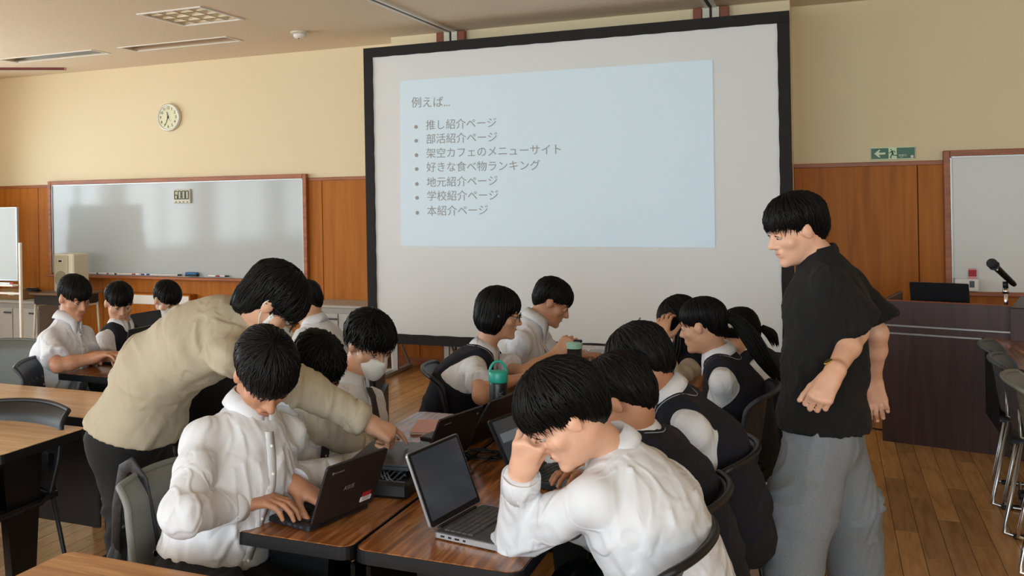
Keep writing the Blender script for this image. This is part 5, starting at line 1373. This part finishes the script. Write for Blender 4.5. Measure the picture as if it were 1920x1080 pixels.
    if vest:
        g2 = .021
        VT = [cone(pel-up*.01, waist, .118+g2, .108+g2, .05, ax, 1.36), cone(waist, chest, .108+g2, .112+g2, .05, ax, ws), cone(chest, chest+up*.09, .112+g2, .080+g2, .05, ax, ws*1.02),
              cone(neck-up*.035, J['shL']-up*.0, .056, .066, .035), cone(neck-up*.035, J['shR']-up*.0, .056, .066, .035), cone(chest+up*.08, neck-up*.02, .082, .068, .04, ax, 1.15)]
        hw = abs((J['shR']-neck)@ax)*.80; hw2 = abs((J['shL']-neck)@ax)*.80; nk = neck+fr*.05
        vs_ = [cone(nk+up*.03, nk+fr*.06-up*.13, .052, .004, .006), cone(neck+up*.10, neck-up*.0, .060, .060, .006)]
        f0 = field(VT, vs_)
        def fv(Q):
            d = f0(Q); u = (Q-neck)@ax; v = (Q-chest)@up
            wdt = np.interp(v, [-.12, 0.0, .12], [.30, .03, 0])
            d = smax(d, u-(hw+wdt), .006); d = smax(d, -u-(hw2+wdt), .006); return np.maximum(d, -((Q-(pel-up*.01))@up))
        V, F = nets(fv, *bounds(VT, .03), hc); V = smooth(V, F, 1, .4); V = wrinkle(V, F, segs[:3], .0035, seed+30)
        np_mesh('vest', V, F, M_vest, root)
        if piping:
            pp = []
            for k in range(25):
                a = D2(-150+300*k/24); d_ = -fr*math.cos(a)+ax*math.sin(a); p_ = neck+d_*.09-up*.0
                for _ in range(8): p_ = p_-up*float(f0(p_[None])[0])*.9
                pp.append(p_+up*.001)
            MB().tube(pp, .0016, 5).build('piping', mat('grey_piping', rgb(150, 152, 160), .8), root, smooth=True, world=True)
    # ---------------- legs
    if legs:
        tm = trousers or M_blktrs; wl_ = wide_leg
        LG = [cone(pel+up*.02, pel-up*.06, .114, .120, .05, ax, 1.34)]; sg = []
        for q in 'LR':
            hp_ = pel+ax*(.085 if q == 'R' else -.085)-up*.04; kn, an = J['kne'+q], J['ank'+q]
            LG += [cone(hp_, kn, .092 if wl_ == 1 else .104, .066*wl_, .04), cone(kn, an, .064*wl_, .050*wl_, .03, cut1=True)]; sg += [(hp_, kn, 1.), (kn, an, 1.)]
        V, F = nets(field(LG, (), [(up, pel+up*(.05 if top != 'shirt' else .012))]), *bounds(LG, .03), max(hc, .010)); V = wrinkle(smooth(V, F, 1, .4), F, sg, .006, seed+50)
        np_mesh('trousers', V, F, tm, root)
        for q in 'LR':
            an = J['ank'+q]; fd = J.get('foot'+q, fr)*V3(1, 1, 0); fd = unit(fd); a0 = an*V3(1, 1, 0)+V3(0, 0, .045)
            SP = [cone(a0-fd*.05, a0+fd*.03+V3(0, 0, -.005), .038, .040, .02), cone(a0+fd*.03+V3(0, 0, -.010), a0+fd*.15+V3(0, 0, -.018), .040, .030, .02, np.cross(fd, [0, 0, 1]), 1.2), cone(a0+V3(0, 0, .0), an+(a0-an)*.3, .038, .034, .02)]
            V, F = nets(field(SP, (), [(V3(0, 0, -1), V3(0, 0, .004))]), *bounds(SP), .010); np_mesh('shoe', smooth(V, F, 1), F, M_white if seed % 2 else M_black, root)
    return root, R, ax, up, fr
# ================================================================== THE PEOPLE
def J_(head, neck, chest, pel, shL, shR, elL, elR, wrL, wrR, look=None, yaw=None, pitch=-15, knL=None, knR=None, anL=None, anR=None, hdL=None, hdR=None, seated=True, roll=0):
    P = {'head': at(*head), 'neck': at(*neck), 'chest': at(*chest), 'pel': at(*pel), 'shL': at(*shL), 'shR': at(*shR), 'elL': at(*elL), 'elR': at(*elR), 'wrL': at(*wrL), 'wrR': at(*wrR)}
    # bones keep human lengths: pull elbow and wrist along their own directions
    P['fdir'] = unit(at(*look)-P['head']) if look is not None else dirv(yaw, pitch)
    if hdL is not None: P['hdL'] = unit(at(*hdL)-P['wrL'])
    if hdR is not None: P['hdR'] = unit(at(*hdR)-P['wrR'])
    ax = unit((P['shR']-P['shL'])*V3(1, 1, 0)); fr = unit(np.cross([0, 0, 1], ax))
    if seated:
        for q, s_ in (('L', -1), ('R', 1)):
            kn = P['pel']+fr*.42+ax*s_*.12; kn[2] = .50; an = kn+fr*.02; an[2] = .09; P['kne'+q] = kn; P['ank'+q] = an
    else:
        P['kneL'], P['kneR'], P['ankL'], P['ankR'] = at(*knL), at(*knR), at(*anL), at(*anR)
    if roll: P['hroll'] = roll
    for q, e_ in (('L', elL), ('R', elR)):
        best = None
        for dD in np.linspace(-.22, .22, 45):
            c = at(e_[0], e_[1], e_[2]+dD); er = (np.linalg.norm(c-P['sh'+q])-.27)**2+(np.linalg.norm(c-P['wr'+q])-.245)**2+.02*dD*dD
            if best is None or er < best[0]: best = (er, c)
        P['el'+q] = best[1]
    return P
TYPE = dict(curl=(22, 30, 22)); REL = dict(curl=(30, 38, 26)); FIST = dict(curl=(72, 88, 52), thumb=(.5, .35))
GI, GF_ = 'students around the front tables', 'students around the rear tables'
PEOPLE = []
def add(n, label, J, **kw): PEOPLE.append((n, label, J, kw))
# boy typing at the near end
add('P6', 'boy in white long-sleeved shirt typing on the nearest black laptop, head bent down',
    J_((494, 702, 2.70), (468, 770, 2.74), (448, 880, 2.72), (402, 1035, 2.72), (545, 800, 2.87), (384, 812, 2.62), (508, 905, 2.92), (343, 965, 2.50), (553, 910, 2.72), (450, 945, 2.62),
       yaw=-36, pitch=-46, hdL=(590, 930, 2.70), hdR=(540, 936, 2.60)),
    skin=M_skin2, h=.0038, hc=.0065, group=GI, seed=3, puff=.006, hair='low_fringe', mess=.22, hands=dict(L=dict(curl=(26, 34, 24)), R=TYPE), amp=.0042, loose=1.25, N=520)
# boy resting his face on his hand
q_ = onz(968, 1020, .752); D_ = float((q_-CO)@CW)
add('P16', 'boy in white shirt with elbow on the table and fist against his face',
    J_((1062, 780, 2.32), (1150, 850, 2.40), (1205, 960, 2.36), (1290, 1140, 2.36), (1095, 925, 2.24), (1225, 875, 2.54), (968, 1012, D_), (1120, 1000, 2.62), (978, 884, D_+.02), (1045, 968, 2.52),
       yaw=202, pitch=-38, hdL=(994, 822, D_-.03), hdR=(1000, 960, 2.46)),
    skin=M_skin3, h=.0038, hc=.0065, group=GI, seed=6, puff=.012, hair='fringe', mess=.28, hands=dict(L=dict(curl=(62, 84, 50), thumb=(.35, .5), back=at(985, 850, 2.0)-at(1002, 850, 2.3)), R=TYPE), amp=.0042, loose=1.35, N=560)
# man bending over
add('P5', 'man in beige sweatshirt and black trousers bending over and pointing at a laptop',
    J_((508, 570, 2.98), (474, 592, 3.02), (378, 640, 3.05), (262, 795, 3.14), (505, 622, 3.22), (432, 662, 2.84), (600, 800, 3.3), (568, 728, 2.88), (690, 850, 3.25), (688, 792, 2.98),
       look=(800, 860, 3.02), knL=(300, 960, 3.3), knR=(240, 960, 3.08), anL=(310, 1235, 3.3), anR=(232, 1235, 3.12), hdR=(748, 822, 3.0), seated=False),
    h=.0042, hc=.008, top='sweat', hair='shaggy', mess=.30, seed=5, mask=True, glasses=True, collar=False, amp=.0045, loose=1.25, belly=-.055, puff=.006, N=520,
    hands=dict(R=dict(curl=(62, 70, 40), index=(20, 14, 8), thumb=(.45, .4), back=V3(.1, -.5, .86)), L=TYPE), hem=.02, hemn=.35, trousers=M_blktrs)
# boy with dark tie beside him
add('P7', 'boy with dark tie and mask, half hidden under the outstretched beige arm',
    J_((594, 692, 3.24), (560, 752, 3.20), (540, 850, 3.16), (495, 985, 3.16), (612, 800, 3.36), (502, 803, 3.02), (620, 890, 3.28), (525, 905, 2.96), (728, 858, 3.10), (636, 884, 2.98), yaw=-32, pitch=-34, hdL=(775, 866, 3.06), hdR=(700, 880, 2.98)),
    skin=M_skin2, h=.0048, hc=.0075, group=GI, seed=8, hair='fringe', mess=.75, mask=True, tie=True, hands=dict(L=REL, R=TYPE), amp=.0045, loose=1.2, N=430)
add('P8', 'boy in white shirt, dark tie and white mask looking down behind the tables',
    J_((692, 645, 3.70), (655, 714, 3.68), (650, 800, 3.66), (640, 905, 3.72), (700, 745, 3.84), (606, 748, 3.52), (705, 825, 3.72), (630, 835, 3.42), (735, 838, 3.52), (668, 842, 3.34), yaw=-28, pitch=-26),
    h=.005, hc=.008, group=GI, seed=10, hair='fringe', mess=.8, mask=True, tie=True, puff=.006, amp=.0042, N=480)
add('P14', 'boy in glasses and navy vest seen from behind, white sleeve hanging down',
    J_((1206, 686, 3.10), (1248, 738, 3.10), (1318, 842, 3.12), (1372, 965, 3.16), (1292, 800, 2.94), (1295, 752, 3.30), (1318, 925, 2.96), (1200, 860, 3.25), (1225, 930, 2.86), (1120, 868, 3.10), yaw=168, pitch=-38),
    skin=M_skin2, h=.0048, hc=.0075, group=GI, seed=12, puff=.010, hair='fringe', mess=.10, vest=True, glasses=True, piping=True, amp=.0045, loose=1.2, N=430)
add('P15', 'boy in navy vest squeezed between the white-shirted boy and the boy in glasses',
    J_((1168, 750, 2.76), (1192, 822, 2.76), (1250, 915, 2.76), (1310, 1055, 2.78), (1210, 868, 2.62), (1258, 830, 2.94), (1175, 960, 2.60), (1160, 930, 2.98), (1105, 935, 2.66), (1095, 900, 2.86), yaw=172, pitch=-38),
    skin=M_skin2, h=.0048, hc=.0075, group=GI, seed=14, puff=.007, hair='fringe', mess=.12, vest=True, piping=True, N=430)
add('P9', 'girl with bobbed hair and navy vest leaning over, reaching out her arm',
    J_((936, 588, 4.52), (908, 660, 4.54), (868, 718, 4.54), (830, 808, 4.54), (925, 672, 4.72), (893, 684, 4.36), (985, 700, 4.62), (902, 742, 4.30), (1044, 664, 4.56), (950, 716, 4.34), yaw=18, pitch=-12, hdL=(1066, 640, 4.56), hdR=(990, 704, 4.36)),
    h=.0055, hc=.009, group=GF_, seed=16, hair='bob', mess=.05, vest=True, sleeve='short', glasses=True, sleeve_len=.62, piping=True, hands=dict(L=dict(curl=(58, 70, 40), back=V3(0, -1, .3)), R=REL), N=430)
add('P10', 'boy in white shirt seated against the screen, reading a tilted laptop',
    J_((1034, 567, 4.96), (1003, 603, 4.96), (975, 662, 4.96), (955, 752, 4.96), (1015, 628, 5.12), (982, 634, 4.80), (1045, 682, 5.10), (1015, 690, 4.76), (1098, 670, 5.02), (1070, 674, 4.78), yaw=14, pitch=-30, hdR=(1105, 664, 4.78)),
    skin=M_skin2, h=.0055, hc=.009, group=GF_, seed=18, hair='fringe', mess=.25, N=400, sleeve_len=.72)
# girl with a ponytail
Hh = at(1318, 612, 4.22); R_ = headframe(dirv(185, -12)); tail = [Hh+R_@V3(0, -.09, .03), Hh+R_@V3(0, -.15, .0), Hh+R_@V3(-.01, -.19, -.09), Hh+R_@V3(-.02, -.22, -.19), Hh+R_@V3(-.02, -.27, -.30)]
ex = [lock_strands(tail, (.012, .03, .04, .035, .018), 150, 4, .006)]
add('P12', 'girl with low ponytail and navy vest turned left toward the screen',
    J_((1318, 612, 4.22), (1348, 668, 4.22), (1380, 745, 4.22), (1400, 828, 4.22), (1350, 708, 4.04), (1378, 690, 4.38), (1352, 790, 4.02), (1335, 760, 4.40), (1292, 778, 4.06), (1288, 742, 4.36), yaw=168, pitch=-12),
    h=.0055, hc=.009, group=GF_, seed=20, hair='tied', mess=.03, vest=True, piping=True, extra_hair=ex, N=430)
Hh = at(1394, 624, 4.62); R_ = headframe(dirv(200, -10)); tail = [Hh+R_@V3(0, -.09, .01), Hh+R_@V3(0, -.13, -.03), Hh+R_@V3(0, -.14, -.10)]
add('P13', 'girl in navy vest with white hair tie, hidden behind the ponytail girl',
    J_((1388, 628, 4.62), (1408, 660, 4.62), (1440, 725, 4.60), (1455, 815, 4.60), (1424, 690, 4.44), (1436, 680, 4.78), (1420, 760, 4.42), (1400, 745, 4.8), (1365, 765, 4.42), (1350, 745, 4.76), yaw=200, pitch=-30),
    h=.006, hc=.009, group=GF_, seed=22, hair='tied', mess=.03, vest=True, extra_hair=[lock_strands(tail, (.014, .028, .016), 60, 9, .006)], N=330)
Hh = at(1276, 602, 4.85); R_ = headframe(dirv(200, -38))
dn = lambda x, y, z: Hh+R_@V3(x, y, z*.0)+V3(0, 0, z)
ex = [lock_strands([dn(sx_, -.05+.03*k, -.00), dn(sx_*1.15, -.04+.03*k, -.10), dn(sx_*1.1, -.01+.03*k, -.20), dn(sx_*.9, .02+.03*k, -.30)], (.02, .035, .035, .02), 70, 30+k, .006) for k, sx_ in ((0, -.07), (1, -.06), (2, -.055), (0, .07), (1, .05), (-1, .0))]
add('P11', 'girl with long loose hair covering her face, hand held at her forehead',
    J_((1276, 602, 4.85), (1298, 650, 4.85), (1308, 730, 4.85), (1318, 800, 4.85), (1288, 690, 4.68), (1322, 680, 5.02), (1262, 716, 4.55), (1290, 720, 5.0), (1241, 640, 4.66), (1240, 700, 4.95), yaw=200, pitch=-38, hdL=(1243, 612, 4.68)),
    h=.0055, hc=.009, group=GF_, seed=24, hair='long', mess=.03, vest=True, shirt_mat=M_offwhite, extra_hair=ex, hands=dict(L=dict(curl=(26, 36, 24), back=at(1240, 600, 4.6)-at(1260, 600, 4.7)), R=TYPE), N=400)
GL = 'students at the far left tables'
add('P1', 'boy in white short-sleeved shirt typing at the far left table',
    J_((139, 559, 5.26), (126, 602, 5.26), (116, 665, 5.22), (106, 742, 5.18), (160, 622, 5.40), (92, 630, 5.10), (165, 672, 5.30), (108, 686, 4.98), (196, 668, 5.14), (180, 670, 4.96), yaw=-14, pitch=-18, hdR=(206, 664, 4.94)),
    skin=M_skin2, h=.0058, hc=.009, group=GL, seed=26, hair='low_fringe', mess=.10, sleeve='short', sleeve_len=.78, loose=1.3, amp=.004, hands=dict(L=TYPE, R=TYPE))
add('P2', 'student in black vest and white shirt facing a laptop beside the short-sleeved boy',
    J_((223, 568, 5.78), (226, 612, 5.78), (222, 665, 5.76), (212, 718, 5.74), (254, 630, 5.88), (196, 632, 5.66), (252, 672, 5.74), (194, 680, 5.50), (245, 664, 5.56), (222, 668, 5.40), yaw=-35, pitch=-20),
    h=.006, hc=.009, group=GL, seed=28, hair='low_fringe', mess=.06, sleeve='short', vest=True, hands=dict(L=TYPE, R=TYPE))
add('P3', 'masked student whose dark head shows above the bent beige back',
    J_((313, 563, 6.20), (322, 602, 6.20), (320, 655, 6.18), (312, 725, 6.16), (350, 622, 6.34), (292, 622, 6.06), (345, 668, 6.16), (295, 672, 5.98), (340, 662, 5.96), (318, 664, 5.84), yaw=-20, pitch=-25),
    h=.006, hc=.010, group=GL, seed=30, hair='low_fringe', mess=.08, mask=True, hands=dict(L=TYPE, R=TYPE))
add('P4', 'student in white shirt turned away behind the head of the bending man',
    J_((574, 569, 5.46), (590, 606, 5.46), (604, 655, 5.46), (610, 728, 5.46), (566, 628, 5.36), (626, 624, 5.60), (552, 680, 5.36), (610, 675, 5.78), (520, 670, 5.42), (560, 668, 5.80), yaw=196, pitch=-28),
    h=.006, hc=.010, group=GL, seed=32, hair='fringe', mess=.1, hands=dict(L=TYPE, R=TYPE))
add('P17', 'man in loose black tee and wide grey trousers walking past the lectern',
    J_((1494, 432, 3.32), (1536, 484, 3.32), (1550, 570, 3.32), (1543, 790, 3.30), (1553, 520, 3.14), (1588, 512, 3.50), (1606, 622, 3.08), (1644, 624, 3.54), (1560, 706, 3.04), (1637, 712, 3.54), yaw=204, pitch=-18,
       knL=(1500, 955, 3.16), knR=(1588, 950, 3.42), anL=(1478, 1150, 3.06), anR=(1612, 1150, 3.50), hdL=(1540, 742, 3.02), hdR=(1643, 745, 3.54), seated=False),
    skin=M_skin3, h=.0042, hc=.008, top='tee', sleeve='short', sleeve_len=.86, hair='fringe', mess=.30, seed=34, collar=False, amp=.0045, loose=1.6, hem=.02, trousers=M_greytrs, wide_leg=1.65, puff=.004, N=520,
    hands=dict(L=dict(spread=.2, thumb=(.35, .35), curl=(52, 60, 40), back=at(1540, 742, 2.9)-at(1540, 742, 3.1)), R=dict(spread=.4, curl=(30, 44, 30), back=at(1640, 742, 3.8)-at(1640, 742, 3.1)+V3(0,0,.0))))
ROOTS = {}
for n, label, J, kw in PEOPLE: ROOTS[n] = person(label, J, **kw)
# wristwatch of the walking man
if 'P17' in ROOTS:
    J = [p_ for p_ in PEOPLE if p_[0] == 'P17'][0][2]; e = unit(J['wrL']-J['elL']); c = J['wrL']-e*.03; R_ = Vector(e).to_track_quat('Z', 'Y').to_matrix()
    MB().lathe([(.030, -.009), (.0335, -.009), (.0335, .009), (.030, .009)], c=c, n=28, R=R_).build('watch_strap', M_black, ROOTS['P17'][0], smooth=False, world=True)
    o_ = unit((CO-c)-((CO-c)@e)*e+(-CR)*1.0*np.linalg.norm(CO-c)); o_ = unit(o_-(o_@e)*e); Rw = Vector(o_).to_track_quat('Z', 'Y').to_matrix()
    MB().lathe([(.013, -.003), (.015, .0), (.015, .005), (.012, .007)], c=c+o_*.0335, n=20, R=Rw).build('watch_case', M_gold, ROOTS['P17'][0], smooth=False, world=True)
if 'P13' in ROOTS:
    q = at(1366, 606, 4.5); g = MB(); 
    for k in range(3): g.tube([q+V3(-.015+.01*k, 0, .03), q+V3(.01*k, .01, 0), q+V3(.01+.012*k, 0, -.02)], [.008, .012, .006], 8)
    g.build('hair_ribbon', M_white, ROOTS['P13'][0], smooth=True, world=True)
bpy.context.view_layer.update()
